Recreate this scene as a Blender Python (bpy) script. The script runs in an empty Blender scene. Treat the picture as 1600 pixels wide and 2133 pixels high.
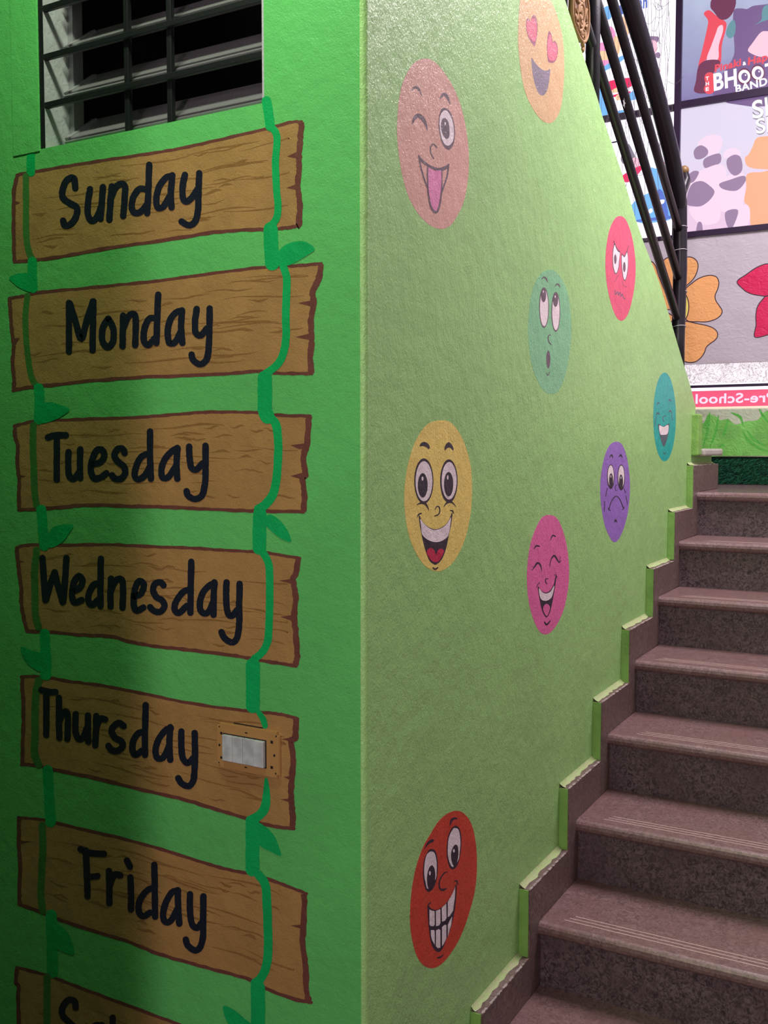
import bpy, bmesh, math, random
from mathutils import Vector, Matrix
from mathutils.geometry import tessellate_polygon
random.seed(7)
scene = bpy.context.scene
C = scene.collection

# ------------------------------------------------------------------ camera
FPX, CX, CY = 2100.0, 800.0, 1066.5
TH = math.radians(60.5); PITCH = math.atan((CY - 935.0) / FPX)
Fh = Vector((math.sin(TH), math.cos(TH), 0)); CR = Vector((math.cos(TH), -math.sin(TH), 0))
CF = (Fh * math.cos(PITCH) + Vector((0, 0, -math.sin(PITCH)))).normalized()
CU = CR.cross(CF)
CAM = -(Fh * 1.9 + CR * ((762 - 800) / FPX * 1.9))
cd = bpy.data.cameras.new('camera'); cam = bpy.data.objects.new('camera', cd); C.objects.link(cam)
cam.matrix_world = Matrix(((CR.x, CU.x, -CF.x, CAM.x), (CR.y, CU.y, -CF.y, CAM.y), (CR.z, CU.z, -CF.z, CAM.z), (0, 0, 0, 1)))
cd.sensor_fit = 'VERTICAL'; cd.sensor_height = 24.0; cd.lens = FPX / 2133.0 * 24.0; cd.clip_start = 0.02
scene.camera = cam

# ------------------------------------------------------------------ world, lights, exposure
w = bpy.data.worlds.new('world'); scene.world = w; w.use_nodes = True
w.node_tree.nodes['Background'].inputs[0].default_value = (0.75, 0.8, 1.0, 1)
w.node_tree.nodes['Background'].inputs[1].default_value = 0.02
def area(name, loc, target, sx, sy, power, col):
    l = bpy.data.lights.new(name, 'AREA'); l.shape = 'RECTANGLE'; l.size = sx; l.size_y = sy
    l.energy = power; l.color = col
    o = bpy.data.objects.new(name, l); C.objects.link(o); o.location = loc
    o.rotation_euler = (Vector(target) - Vector(loc)).to_track_quat('-Z', 'Y').to_euler()
    return o
area('stairwell_daylight', (2.0, -0.8, 2.5), (1.9, -0.25, 0), 1.5, 0.6, 114, (1.0, 0.91, 0.93))
area('corridor_lamp', (-0.6, 0.2, 1.85), (0.0, 0.42, 0.8), 0.4, 0.12, 26, (0.76, 1.0, 0.64))
area('added_side_fill', (-2.8, -1.0, 0.4), (0, 0.0, -0.45), 0.10, 1.4, 44, (1.0, 0.83, 0.85))  # added fill for the board wall, no opening behind it
scene.view_settings.view_transform = 'Standard'; scene.view_settings.look = 'None'
scene.view_settings.gamma = 1.0; scene.view_settings.exposure = 0.0
scene.view_settings.use_curve_mapping = False

# ------------------------------------------------------------------ helpers
def lin(c):
    c = c / 255.0
    return c / 12.92 if c <= 0.04045 else ((c + 0.055) / 1.055) ** 2.4
def rgb(r, g, b): return (lin(r), lin(g), lin(b), 1)

def mat(name, col, rough=0.5, bump=None, mottle=0.0, mscale=6.0, metallic=0.0, spec=0.5, col2=None):
    """procedural paint; bump = (scale, distance_m, vertical stretch); mottle = amount of colour variation"""
    m = bpy.data.materials.new(name); m.use_nodes = True
    nt = m.node_tree; b = nt.nodes['Principled BSDF']
    b.inputs['Roughness'].default_value = rough; b.inputs['Metallic'].default_value = metallic
    b.inputs['Specular IOR Level'].default_value = spec; b.inputs['Base Color'].default_value = col
    geo = nt.nodes.new('ShaderNodeNewGeometry')
    if mottle:
        n = nt.nodes.new('ShaderNodeTexNoise'); n.inputs['Scale'].default_value = mscale; n.inputs['Detail'].default_value = 6
        nt.links.new(geo.outputs['Position'], n.inputs['Vector'])
        mx = nt.nodes.new('ShaderNodeMixRGB')
        c2 = col2 or tuple(x * (1 - mottle) for x in col[:3]) + (1,)
        mx.inputs[1].default_value = col; mx.inputs[2].default_value = c2
        rp = nt.nodes.new('ShaderNodeValToRGB'); rp.color_ramp.elements[0].position = 0.35; rp.color_ramp.elements[1].position = 0.68
        nt.links.new(n.outputs['Fac'], rp.inputs[0]); nt.links.new(rp.outputs[0], mx.inputs[0])
        nt.links.new(mx.outputs[0], b.inputs['Base Color'])
    if bump:
        mp = nt.nodes.new('ShaderNodeMapping'); mp.inputs['Scale'].default_value = (1, 1, bump[2])
        nt.links.new(geo.outputs['Position'], mp.inputs['Vector'])
        n1 = nt.nodes.new('ShaderNodeTexNoise'); n1.inputs['Scale'].default_value = bump[0]; n1.inputs['Detail'].default_value = 5
        n1.inputs['Distortion'].default_value = 1.2
        n2 = nt.nodes.new('ShaderNodeTexNoise'); n2.inputs['Scale'].default_value = bump[0] * 0.16; n2.inputs['Detail'].default_value = 3
        nt.links.new(mp.outputs[0], n1.inputs['Vector']); nt.links.new(mp.outputs[0], n2.inputs['Vector'])
        ad = nt.nodes.new('ShaderNodeMath'); ad.operation = 'MULTIPLY_ADD'; ad.inputs[1].default_value = 2.2
        nt.links.new(n2.outputs['Fac'], ad.inputs[0]); nt.links.new(n1.outputs['Fac'], ad.inputs[2])
        bp = nt.nodes.new('ShaderNodeBump'); bp.inputs['Strength'].default_value = 0.8; bp.inputs['Distance'].default_value = bump[1]
        nt.links.new(ad.outputs[0], bp.inputs['Height']); nt.links.new(bp.outputs[0], b.inputs['Normal'])
    return m

def glow(name, col, strength):
    m = bpy.data.materials.new(name); m.use_nodes = True
    b = m.node_tree.nodes['Principled BSDF']
    b.inputs['Base Color'].default_value = tuple(x * 0.12 for x in col[:3]) + (1,); b.inputs['Roughness'].default_value = 0.4
    b.inputs['Emission Color'].default_value = col; b.inputs['Emission Strength'].default_value = strength
    return m

def thing(name, label, cat, loc, group=None):
    o = bpy.data.objects.new(name, None); o.empty_display_size = 0.05; C.objects.link(o); o.location = loc
    o['label'] = label; o['category'] = cat
    if group: o['group'] = group
    return o
def structure(o): o['kind'] = 'structure'; return o
def rootloc(p):
    v = Vector((0, 0, 0))
    while p is not None: v = v + p.location; p = p.parent
    return v
def mesh_obj(name, verts, faces, m, parent=None, smooth=False):
    off = rootloc(parent)
    me = bpy.data.meshes.new(name); me.from_pydata([tuple(Vector(v) - off) for v in verts], [], faces)
    me.materials.append(m)
    if smooth:
        for p in me.polygons: p.use_smooth = True
    o = bpy.data.objects.new(name, me); C.objects.link(o)
    if parent is not None: o.parent = parent
    return o
def bm_obj(name, bm, m, parent=None, smooth=False):
    off = rootloc(parent)
    if off.length: bmesh.ops.translate(bm, verts=bm.verts, vec=-off)
    me = bpy.data.meshes.new(name); bm.to_mesh(me); bm.free(); me.materials.append(m)
    if smooth:
        for p in me.polygons: p.use_smooth = True
    o = bpy.data.objects.new(name, me); C.objects.link(o)
    if parent is not None: o.parent = parent
    return o
def bx(bm, x0, x1, y0, y1, z0, z1, bev=0.0):
    vs = bmesh.ops.create_cube(bm, size=1.0)['verts']
    for v in vs: v.co = Vector(((x0 + x1) / 2 + v.co.x * (x1 - x0), (y0 + y1) / 2 + v.co.y * (y1 - y0), (z0 + z1) / 2 + v.co.z * (z1 - z0)))
    if bev:
        es = list({e for v in vs for e in v.link_edges})
        bmesh.ops.bevel(bm, geom=es, offset=bev, segments=2, affect='EDGES', profile=0.6)
def box(name, x0, x1, y0, y1, z0, z1, m, parent=None, bev=0.0):
    bm = bmesh.new(); bx(bm, x0, x1, y0, y1, z0, z1, bev); return bm_obj(name, bm, m, parent)
def boxes(name, lst, m, parent=None, bev=0.0):
    bm = bmesh.new()
    for b in lst: bx(bm, *b, bev)
    return bm_obj(name, bm, m, parent)
def tube(bm, pts, rad, seg=12):
    pts = [Vector(p) for p in pts]; n = len(pts); rings = []
    for i, p in enumerate(pts):
        t = (pts[min(i + 1, n - 1)] - pts[max(i - 1, 0)]).normalized()
        a = t.cross(Vector((0, 1, 0)))
        if a.length < 1e-3: a = t.cross(Vector((1, 0, 0)))
        a.normalize(); b = t.cross(a); r = rad[i] if isinstance(rad, (list, tuple)) else rad
        rings.append([bm.verts.new(p + (a * math.cos(k * 2 * math.pi / seg) + b * math.sin(k * 2 * math.pi / seg)) * r) for k in range(seg)])
    for i in range(n - 1):
        for k in range(seg): bm.faces.new((rings[i][k], rings[i][(k + 1) % seg], rings[i + 1][(k + 1) % seg], rings[i + 1][k]))
    bm.faces.new(rings[0][::-1]); bm.faces.new(rings[-1])
def tube_obj(name, pts, rad, m, parent=None, seg=12):
    bm = bmesh.new(); tube(bm, pts, rad, seg); bmesh.ops.recalc_face_normals(bm, faces=bm.faces)
    o = bm_obj(name, bm, m, parent, True)
    return o
def prism_y(name, poly, y0, y1, m, parent=None, bev=0.0):
    """(x, z) outline swept from y0 to y1"""
    bm = bmesh.new(); a = [bm.verts.new((x, y0, z)) for x, z in poly]; b = [bm.verts.new((x, y1, z)) for x, z in poly]
    n = len(poly); bm.faces.new(a); bm.faces.new(b[::-1])
    for i in range(n): bm.faces.new((a[i], b[i], b[(i + 1) % n], a[(i + 1) % n]))
    bmesh.ops.recalc_face_normals(bm, faces=bm.faces)
    return bm_obj(name, bm, m, parent)

# surveying: a point of the photograph taken back onto the real wall it lies on
AXIS = {'L': 0, 'E': 1, 'B': 0}; PLANE = {'L': 0.0, 'E': 0.0, 'B': 3.72}
def ray(x, y): return CF + CR * ((x - CX) / FPX) - CU * ((y - CY) / FPX)
def on(x, y, ax, val):
    d = ray(x, y); return CAM + d * ((val - CAM[ax]) / d[ax])
def at(pl, x, y, off=0.0):
    p = on(x, y, AXIS[pl], PLANE[pl]); p[AXIS[pl]] -= off; return p
class Z:
    def __init__(s, pl, ox, oy, sc): s.pl, s.ox, s.oy, s.sc = pl, ox, oy, sc
    def px(s, p): return (s.ox + p[0] * s.sc, s.oy + p[1] * s.sc)
    def w(s, p, off=0.0): return at(s.pl, *s.px(p), off)

def cr(pts, closed=False, n=5):
    if len(pts) < 3: return list(pts)
    out = []; N = len(pts)
    for i in range(N if closed else N - 1):
        g = (lambda k: pts[k % N]) if closed else (lambda k: pts[max(0, min(N - 1, k))])
        p0, p1, p2, p3 = g(i - 1), g(i), g(i + 1), g(i + 2)
        for k in range(n):
            t = k / n
            out.append(tuple(0.5 * (2 * p1[j] + (p2[j] - p0[j]) * t + (2 * p0[j] - 5 * p1[j] + 4 * p2[j] - p3[j]) * t * t + (3 * p1[j] - p0[j] - 3 * p2[j] + p3[j]) * t ** 3) for j in range(len(p1))))
    if not closed: out.append(tuple(pts[-1]))
    return out
COAT = [0]
def coat(lay):
    COAT[0] += 1; return lay + (COAT[0] % 30) * 0.03
def fill(name, z, pts, m, parent, lay, smooth=True, rim=True):
    """a filled coat of paint of its own thickness on the wall"""
    P = cr(pts, True, 4) if smooth else list(pts); lay = coat(lay)
    vs = [z.w(p, lay * 0.00016) for p in P]; n = len(vs)
    tris = tessellate_polygon([[Vector((p[0], p[1], 0)) for p in P]])
    faces = [tuple(t) for t in tris]
    # orient to face the room
    ax = AXIS[z.pl]
    def nrm(f): return (vs[f[1]] - vs[f[0]]).cross(vs[f[2]] - vs[f[0]])[ax]
    faces = [f if nrm(f) < 0 else f[::-1] for f in faces]
    if rim:
        back = []
        for v in vs: q = v.copy(); q[ax] = PLANE[z.pl]; back.append(q)
        vs = vs + back; faces += [(i, (i + 1) % n, n + (i + 1) % n, n + i) for i in range(n)]
    return mesh_obj(name, vs, faces, m, parent)
def ellipse(c, rx, ry, tilt=0.0, n=28):
    ct, st = math.cos(tilt), math.sin(tilt)
    return [(c[0] + rx * math.cos(a) * ct - ry * math.sin(a) * st, c[1] + rx * math.cos(a) * st + ry * math.sin(a) * ct) for a in [2 * math.pi * k / n for k in range(n)]]
def strip(z, pts, wd, lay, closed=False, wob=0.0, caps=True):
    n = len(pts); lay = coat(lay)
    ws = [wd] * n if not isinstance(wd, (list, tuple)) else list(wd)
    Q = cr([(p[0], p[1], ws[i]) for i, p in enumerate(pts)], closed, 6)
    L, R = [], []; N = len(Q)
    for i, (x, y, ww) in enumerate(Q):
        a = Q[(i - 1) % N] if closed else Q[max(0, i - 1)]; b = Q[(i + 1) % N] if closed else Q[min(N - 1, i + 1)]
        tx, ty = b[0] - a[0], b[1] - a[1]; l = math.hypot(tx, ty) or 1; nx, ny = -ty / l, tx / l
        h = max(ww, 0.5) / 2
        L.append((x + nx * h * (1 + random.uniform(-wob, wob)), y + ny * h * (1 + random.uniform(-wob, wob)))); R.append((x - nx * h * (1 + random.uniform(-wob, wob)), y - ny * h * (1 + random.uniform(-wob, wob))))
    V = L + R; F = [(i, i + 1, N + i + 1, N + i) for i in range(N - 1)]
    if closed: F.append((N - 1, 0, N, 2 * N - 1))
    elif caps:
        for (x, y, ww), l, r, sgn in ((Q[0], L[0], R[0], -1), (Q[-1], L[-1], R[-1], 1)):
            if ww < 3: continue
            a0 = math.atan2(l[1] - y, l[0] - x); base = len(V); V = V + [(x, y)]
            K = 7
            for k in range(K + 1):
                a = a0 - sgn * math.pi * k / K; V.append((x + ww / 2 * math.cos(a), y + ww / 2 * math.sin(a)))
            F += [(base, base + 1 + k, base + 2 + k) for k in range(K)]
    vs = [z.w(p, lay * 0.00016) for p in V]; ax = AXIS[z.pl]
    F = [f if (vs[f[1]] - vs[f[0]]).cross(vs[f[2]] - vs[f[0]])[ax] < 0 else f[::-1] for f in F]
    return vs, F
def stroke(name, z, lines, wd, m, parent, lay, closed=False, wob=0.0, caps=True):
    """brush strokes: lines = one polyline or several"""
    if isinstance(lines[0][0], (int, float)): lines = [lines]
    V, F = [], []
    for i_, l in enumerate(lines):
        ww = wd[:len(l)] if isinstance(wd, (list, tuple)) and len(wd) == len(l) else (wd if not isinstance(wd, (list, tuple)) else wd[0])
        v, f = strip(z, l, ww, lay, closed, wob, caps); b = len(V); V += v; F += [tuple(i + b for i in q) for q in f]
    return mesh_obj(name, V, F, m, parent)

# ------------------------------------------------------------------ materials
LW = (190, 0.0012, 1.0); EW = (170, 0.0022, 0.7)
M = {}
M['wall_green'] = mat('green wall paint', rgb(98, 186, 104), 0.42, LW, 0.10, 3)
M['wall_pale'] = mat('pale green wall paint', rgb(164, 207, 132), 0.42, EW, 0.08, 4)
M['wall_pale_edge'] = mat('fresh green edge paint', rgb(136, 184, 92), 0.4, EW, 0.25, 14); M['ledge_paint'] = mat('paint smeared on ledge', rgb(164, 186, 124), 0.5, EW, 0.35, 40, col2=rgb(176, 176, 138))
M['wall_far'] = mat('corridor wall paint', rgb(60, 120, 62), 0.6)
M['white_plaster'] = mat('white plaster', rgb(205, 203, 208), 0.6, (60, 0.002, 1.0), 0.1, 9)
M['ceil'] = mat('ceiling paint', rgb(190, 190, 190), 0.8)
M['wood'] = mat('painted wood brown', rgb(172, 128, 80), 0.45, LW, 0.16, 9)
M['wood_dark'] = mat('painted wood grain', rgb(138, 97, 55), 0.45, LW)
M['wood_edge'] = mat('painted maroon outline', rgb(112, 62, 56), 0.45, LW, 0.2, 20)
M['navy'] = mat('navy lettering paint', rgb(22, 25, 42), 0.4, LW)
M['vine'] = mat('vine green paint', rgb(10, 168, 92), 0.42, LW, 0.12, 12)
M['vine_faint'] = mat('thin vine wash over wood', rgb(66, 122, 58), 0.45, LW, 0.2, 12)
def epaint(n, c, b=True): M[n] = mat(n + ' face paint', rgb(*c), 0.42, EW if b else None, 0.06, 8)
for n, c in dict(rose=(226, 168, 158), yellow=(246, 212, 120), red=(214, 70, 54), orange=(218, 176, 132), mint=(136, 198, 152), coral=(232, 88, 122), cyan=(18, 172, 168), violet=(158, 112, 204), magenta=(238, 108, 172), lilac=(250, 228, 238), ink=(58, 40, 62), soft_ink=(112, 88, 104), smoke=(136, 120, 138), heart=(220, 108, 132), heart_edge=(160, 92, 116), tongue=(236, 138, 188), lips=(206, 40, 80), slate=(86, 92, 112)).items(): epaint(n, c)

# =================================================================== structure
FLOOR = -1.633; YR = -1.2; XB = 3.72; CEIL = 3.0
# pale green wall beside the stairs, its top sloping down to the landing
slope = [(1177, 0), (1209.5, 99), (1244, 202), (1256, 245), (1297, 365), (1324, 455), (1341, 505), (1375, 592), (1400, 677), (1422, 752), (1438, 803), (1449, 846)]
sl = [at('E', x, y) for x, y in slope]; sl = [(p.x, p.z) for p in sl]
print('slope', [(round(a, 3), round(b, 3)) for a, b in sl])
poly = [(0.012, FLOOR), (3.10, FLOOR), (3.10, -0.03), (sl[-1][0], -0.03)] + sl[::-1] + [(0.5, sl[0][1] + (sl[0][0] - 0.5) * 0.62), (0.012, sl[0][1] + (sl[0][0]) * 0.62)]
wr = structure(prism_y('wall_right', poly, 0.0, 0.12, M['wall_pale']))
# low plaster stop at the foot of the sloping wall
box('end_stop', 2.69, 2.757, -0.03, 0.12, -0.028, 0.146, M['wall_pale_edge'], wr, 0.006)

# board wall with window opening
WY0, WY1, WZ0, WZ1 = 0.229, 0.851, 0.674, 1.62
wl = structure(boxes('wall_left', [(0, 0.13, 0.012, WY0, FLOOR, CEIL), (0, 0.13, WY1, 3.2, FLOOR, CEIL), (0, 0.13, WY0, WY1, FLOOR, WZ0), (0, 0.13, WY0, WY1, WZ1, CEIL)], M['wall_green']))
# rounded arris where both walls meet, in the pale paint
bm = bmesh.new()
n = 6; prof = [(0.012 - 0.012 * math.cos(a), 0.012 - 0.012 * math.sin(a)) for a in [math.pi / 2 * k / n for k in range(n + 1)]] + [(0.02, 0.02)]
a = [bm.verts.new((x, y, FLOOR)) for x, y in prof]; b = [bm.verts.new((x, y, CEIL)) for x, y in prof]
for i in range(len(prof) - 1): bm.faces.new((a[i], a[i + 1], b[i + 1], b[i]))
bmesh.ops.recalc_face_normals(bm, faces=bm.faces)
bm_obj('corner_bead', bm, M['wall_pale'], wr, True)
# window casing bands
tr = structure(boxes('trim_1', [(-0.002, 0.0, WY1, 0.938, WZ0 - 0.005, WZ1 + 0.06)], M['wall_green'], None, 0.0015))

M['stone'] = None
def stone(name, c1, c2, c3, rough):
    m = bpy.data.materials.new(name); m.use_nodes = True; nt = m.node_tree; b = nt.nodes['Principled BSDF']
    geo = nt.nodes.new('ShaderNodeNewGeometry')
    n1 = nt.nodes.new('ShaderNodeTexNoise'); n1.inputs['Scale'].default_value = 70; n1.inputs['Detail'].default_value = 6; n1.inputs['Distortion'].default_value = 1.5
    n2 = nt.nodes.new('ShaderNodeTexNoise'); n2.inputs['Scale'].default_value = 7; n2.inputs['Detail'].default_value = 5
    for n_ in (n1, n2): nt.links.new(geo.outputs['Position'], n_.inputs['Vector'])
    r1 = nt.nodes.new('ShaderNodeValToRGB'); e = r1.color_ramp.elements
    e[0].position = 0.40; e[0].color = c2; e[1].position = 0.60; e[1].color = c1
    nt.links.new(n1.outputs['Fac'], r1.inputs[0])
    r2 = nt.nodes.new('ShaderNodeValToRGB'); r2.color_ramp.elements[0].position = 0.4; r2.color_ramp.elements[1].position = 0.7
    nt.links.new(n2.outputs['Fac'], r2.inputs[0])
    mx = nt.nodes.new('ShaderNodeMixRGB'); mx.inputs[2].default_value = c3
    mu = nt.nodes.new('ShaderNodeMath'); mu.operation = 'MULTIPLY'; mu.inputs[1].default_value = 0.55
    nt.links.new(r2.outputs[0], mu.inputs[0]); nt.links.new(mu.outputs[0], mx.inputs[0]); nt.links.new(r1.outputs[0], mx.inputs[1])
    nt.links.new(mx.outputs[0], b.inputs['Base Color']); b.inputs['Roughness'].default_value = rough
    n1.inputs['Roughness'].default_value = 0.7
    bp = nt.nodes.new('ShaderNodeBump'); bp.inputs['Strength'].default_value = 0.35; bp.inputs['Distance'].default_value = 0.0012
    nt.links.new(n1.outputs['Fac'], bp.inputs['Height']); nt.links.new(bp.outputs[0], b.inputs['Normal'])
    return m
M['tread'] = stone('dusty brown stone', rgb(134, 106, 107), rgb(98, 74, 75), rgb(117, 84, 81), 0.36)
M['landing'] = stone('polished landing stone', rgb(140, 114, 118), rgb(104, 82, 86), rgb(122, 92, 92), 0.16)
M['riser'] = stone('speckled dark stone', rgb(116, 98, 102), rgb(48, 36, 42), rgb(82, 62, 68), 0.55)
M['skirt'] = stone('brown skirting stone', rgb(128, 106, 104), rgb(86, 66, 66), rgb(104, 78, 74), 0.5)
M['groove'] = mat('dust in grooves', rgb(190, 162, 156), 0.8)
M['chip'] = mat('chipped stone edge', rgb(168, 152, 150), 0.8, (220, 0.002, 1.0), 0.3, 60)

structure(box('floor', -4.0, 1.2, -4.5, 3.2, FLOOR - 0.1, FLOOR, M['riser']))
# -------------------------------------------------- stairs
RX, RZ, RUN, RISE = 0.88, -1.27, 0.3035, 0.1815
st = thing('staircase', 'brown speckled stone staircase climbing beside the pale green face wall', 'staircase', (0.58, -0.6, FLOOR))
def tread_profile(x0, x1, zt, th=0.036):
    r = th / 2; pts = [(x1, zt), (x1, zt - th)]
    for k in range(7):
        a = -math.pi / 2 - math.pi * k / 6; pts.append((x0 + r * 0.9 + r * 0.9 * math.cos(a), zt - r + r * math.sin(a)))
    return pts
def do_tread(k, parent, y0, y1):
    zt = RZ + RISE * k; xr = RX + RUN * k
    return prism_y('tread', tread_profile(xr - 0.024, xr + RUN + 0.01, zt), y0, y1, M['tread'], parent)
for k in range(-1, 6):
    zt = RZ + RISE * k; xr = RX + RUN * k
    t = do_tread(k, st, YR + 0.001, -0.001)
    bv = t.modifiers.new('bevel', 'BEVEL'); bv.width = 0.002; bv.limit_method = 'ANGLE'
    box('riser', xr, xr + 0.02, YR + 0.001, -0.001, zt - RISE, zt - 0.036, M['riser'], st)
    for g in range(3):
        gx = xr + 0.028 + g * 0.017
        boxes('groove', [(gx, gx + 0.0028, YR + 0.1, -0.085 - 0.01 * g - 0.012 * abs(k % 3), zt - 0.002, zt + 0.0003)], M['groove'], t)
box('riser', RX + RUN * 6, RX + RUN * 6 + 0.02, YR, -0.001, RZ + RISE * 5, RZ + RISE * 6 - 0.036, M['riser'], st)
# solid underside
prism_y('flight_core', [(RX - RUN + 0.025, FLOOR)] + [q for k in range(-1, 7) for q in ((RX + RUN * k + 0.018, RZ + RISE * (k - 1) - 0.03 if k > -1 else FLOOR), (RX + RUN * k + 0.018, RZ + RISE * k - 0.037))] + [(2.72, -0.25), (2.72, FLOOR)], YR + 0.01, -0.004, M['riser'], st)
# landing
ld = structure(prism_y('floor', tread_profile(RX + RUN * 6 - 0.024, XB, RZ + RISE * 6), YR, 1.2, M['landing']))
box('landing_slab', 2.74, XB, YR, 1.2, -0.40, -0.218, M['riser'], ld)
# -------------------------------------------------- stepped skirting, slab by slab
sk = structure(box('baseboard_stairs', 0.30, 0.32, -0.03, -0.0005, FLOOR, FLOOR + 0.1, M['skirt']))
T = 0.03
for k in range(-1, 7):
    zt = RZ + RISE * k; xr = RX + RUN * k; xf = xr - 0.086; top = zt + 0.114
    xe = xf + RUN if k < 6 else 3.108
    dz = random.uniform(-0.004, 0.004)
    # upright slab in front of the riser, then the level slab over the tread
    box('skirting_stone', xf + 0.0012, xr - 0.0, -T, -0.0005, zt - RISE + 0.002, top + dz, M['skirt'], sk, 0.002)
    box('skirting_stone', xr + 0.0006, xe + 0.0004, -T + 0.0006, -0.0005, zt + 0.0005, top + dz + 0.0004, M['skirt'], sk, 0.002)
    # paint carried over onto the stone: upright edge and the ledge
    box('painted_edge', xf - 0.0015, xf + 0.0013, -T + 0.0035, -0.0003, zt - RISE + 0.114, top + dz - 0.001, M['wall_pale_edge'], sk, 0.0006)
    bm = bmesh.new(); N = 14
    rows = []
    for i in range(N + 1):
        x = xf + 0.001 + (xe - xf - 0.004) * i / N
        yy = -T * (0.45 + random.uniform(-0.12, 0.2)); h = 0.012
        rows.append([bm.verts.new((x, yy, top + dz + 0.0012)), bm.verts.new((x, yy * 0.55, top + dz + 0.004)), bm.verts.new((x, yy * 0.18, top + dz + 0.009)), bm.verts.new((x, -0.0004, top + dz + h))])
    for i in range(N):
        for j in range(3): bm.faces.new((rows[i][j], rows[i + 1][j], rows[i + 1][j + 1], rows[i][j + 1]))
    bmesh.ops.recalc_face_normals(bm, faces=bm.faces)
    bm_obj('painted_ledge', bm, M['ledge_paint'], sk, True)
    bm = bmesh.new()
    for i in range(26):
        x = xf + 0.004 + random.random() * (xe - xf - 0.02); s = random.uniform(0.004, 0.013)
        vs = bmesh.ops.create_icosphere(bm, subdivisions=1, radius=1)['verts']
        for v in vs: v.co = Vector((x + v.co.x * s * random.uniform(0.7, 1.2), -T + 0.003 + v.co.y * 0.0042 * random.uniform(0.7, 1.2), top + dz - 0.0005 + v.co.z * 0.0022))
    o = bm_obj('chipped_edge', bm, M['chip'], sk); o['kind'] = 'stuff'
# -------------------------------------------------- upper flight behind the wall
s2 = thing('upper_staircase', 'upper stone flight turning back above the landing, its first tread end showing', 'staircase', (2.95, 0.6, -0.1815))
M['cap'] = mat('pale worn stone', rgb(196, 186, 182), 0.5, (120, 0.001, 1.0), 0.2, 30)
box('tread', 2.765, 3.138, -0.042, 0.124, -0.03, 0.0, M['cap'], s2, 0.008)
for j in range(0, 5):
    xr = 3.10 - RUN * j; zt = RISE * j
    box('tread', xr - RUN - 0.01, xr + 0.024, 0.125, 1.2, zt - 0.036, zt - 0.0005, M['tread'], s2, 0.006)
    box('riser', xr - 0.02, xr, 0.125, 1.2, zt - RISE, zt - 0.037, M['riser'], s2)
# -------------------------------------------------- back wall
M['grey_wall'] = mat('grey lilac plaster', rgb(188, 178, 190), 0.6, (30, 0.003, 1.6), 0.08, 5)
M['dado'] = mat('grass green dado', rgb(122, 198, 92), 0.5, (40, 0.005, 1.0), 0.3, 9)
M['dado_grey'] = mat('grey green plaster', rgb(186, 196, 170), 0.55, (40, 0.005, 1.0), 0.15, 9)
M['blade'] = mat('painted grass stroke', rgb(84, 176, 68), 0.5, (40, 0.005, 1.0))
M['frame'] = mat('dark purple frame paint', rgb(48, 30, 58), 0.45)
wb = structure(boxes('wall_back', [(XB, XB + 0.15, YR, 1.4, 0.437, 1.085)], M['grey_wall']))
wb2 = structure(box('wall_back', XB + 0.052, XB + 0.15, YR, 1.4, -0.4, 0.20, M['dado_grey']))
box('dado_panel', XB - 0.03, XB + 0.05, YR, 1.4, -0.04, 0.204, M['dado_grey'], wb2, 0.006)
structure(box('wall_back', XB, XB + 0.15, 1.3, 1.4, 0.2, CEIL, M['grey_wall']))
structure(box('wall_back', XB, XB + 0.15, YR, 1.3, 2.62, CEIL, M['grey_wall']))
PLANE['B'] = XB - 0.0302
ZD = Z('B', 1240, 720, 0.225)
fill('grass_wash', ZD, [(1000, 720), (1040, 640), (1110, 650), (1160, 690), (1230, 680), (1300, 730), (1400, 700), (1500, 690), (1560, 620), (1640, 600), (1900, 620), (2600, 640), (2600, 990), (1800, 1015), (1150, 1022), (860, 1024), (860, 720)], M['dado'], wb2, 1)
for l in ([(1060, 620), (1050, 720), (1030, 830), (1000, 930)], [(1140, 650), (1125, 760), (1095, 860), (1060, 940)], [(1230, 680), (1205, 780), (1180, 850)], [(1260, 620), (1340, 660), (1370, 740)], [(1370, 800), (1420, 880), (1520, 950), (1600, 980)], [(1410, 790), (1470, 870), (1580, 930)], [(1520, 590), (1560, 660), (1610, 720)], [(1150, 940), (1180, 920), (1200, 930)], [(1010, 760), (1030, 700), (1060, 640)]):
    stroke('grass_stroke', ZD, l, [10, 26, 22, 8][:len(l)] if len(l) == 4 else [10, 26, 8], M['blade'], wb2, 2)
PLANE['B'] = XB
# right and far walls of the stairwell and corridor, two added light blockers, ceiling
structure(box('wall_stairwell', 0.9, XB + 0.15, YR - 0.13, YR - 0.008, FLOOR, CEIL, M['white_plaster']))
structure(box('shade_blocker', -1.55, -1.4, -0.22, 0.2, FLOOR, 2.65, M['wall_far']))  # added out of view to shade the far end of the board wall
structure(box('light_blocker_wall', -3.0, -0.83, YR - 0.12, YR, FLOOR, 2.65, M['wall_far']))  # unseen wall added to hold light off the board wall
structure(box('wall_corridor', -3.1, -3.0, -2.2, 3.2, FLOOR, CEIL, M['wall_far']))
structure(box('wall_end', -3.0, 0.0, 3.2, 3.3, FLOOR, CEIL, M['wall_far']))
structure(boxes('ceiling', [(-3.1, 0.6, -1.6, 3.3, 2.65, 2.75), (0.6, XB + 0.15, 0.12, 1.4, CEIL, CEIL + 0.1)], M['ceil']))
# closet behind the louvred window
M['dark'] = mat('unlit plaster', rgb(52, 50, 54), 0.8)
structure(boxes('wall_closet', [(1.4, 1.45, 0.125, 1.3, 0.3, 1.8), (0.131, 1.4, 1.25, 1.3, 0.3, 1.8), (0.131, 1.4, 0.125, 0.16, 0.3, 1.8), (0.131, 1.4, 0.125, 1.3, 1.75, 1.8), (0.131, 1.4, 0.125, 1.3, 0.3, 0.35)], M['dark']))

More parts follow.
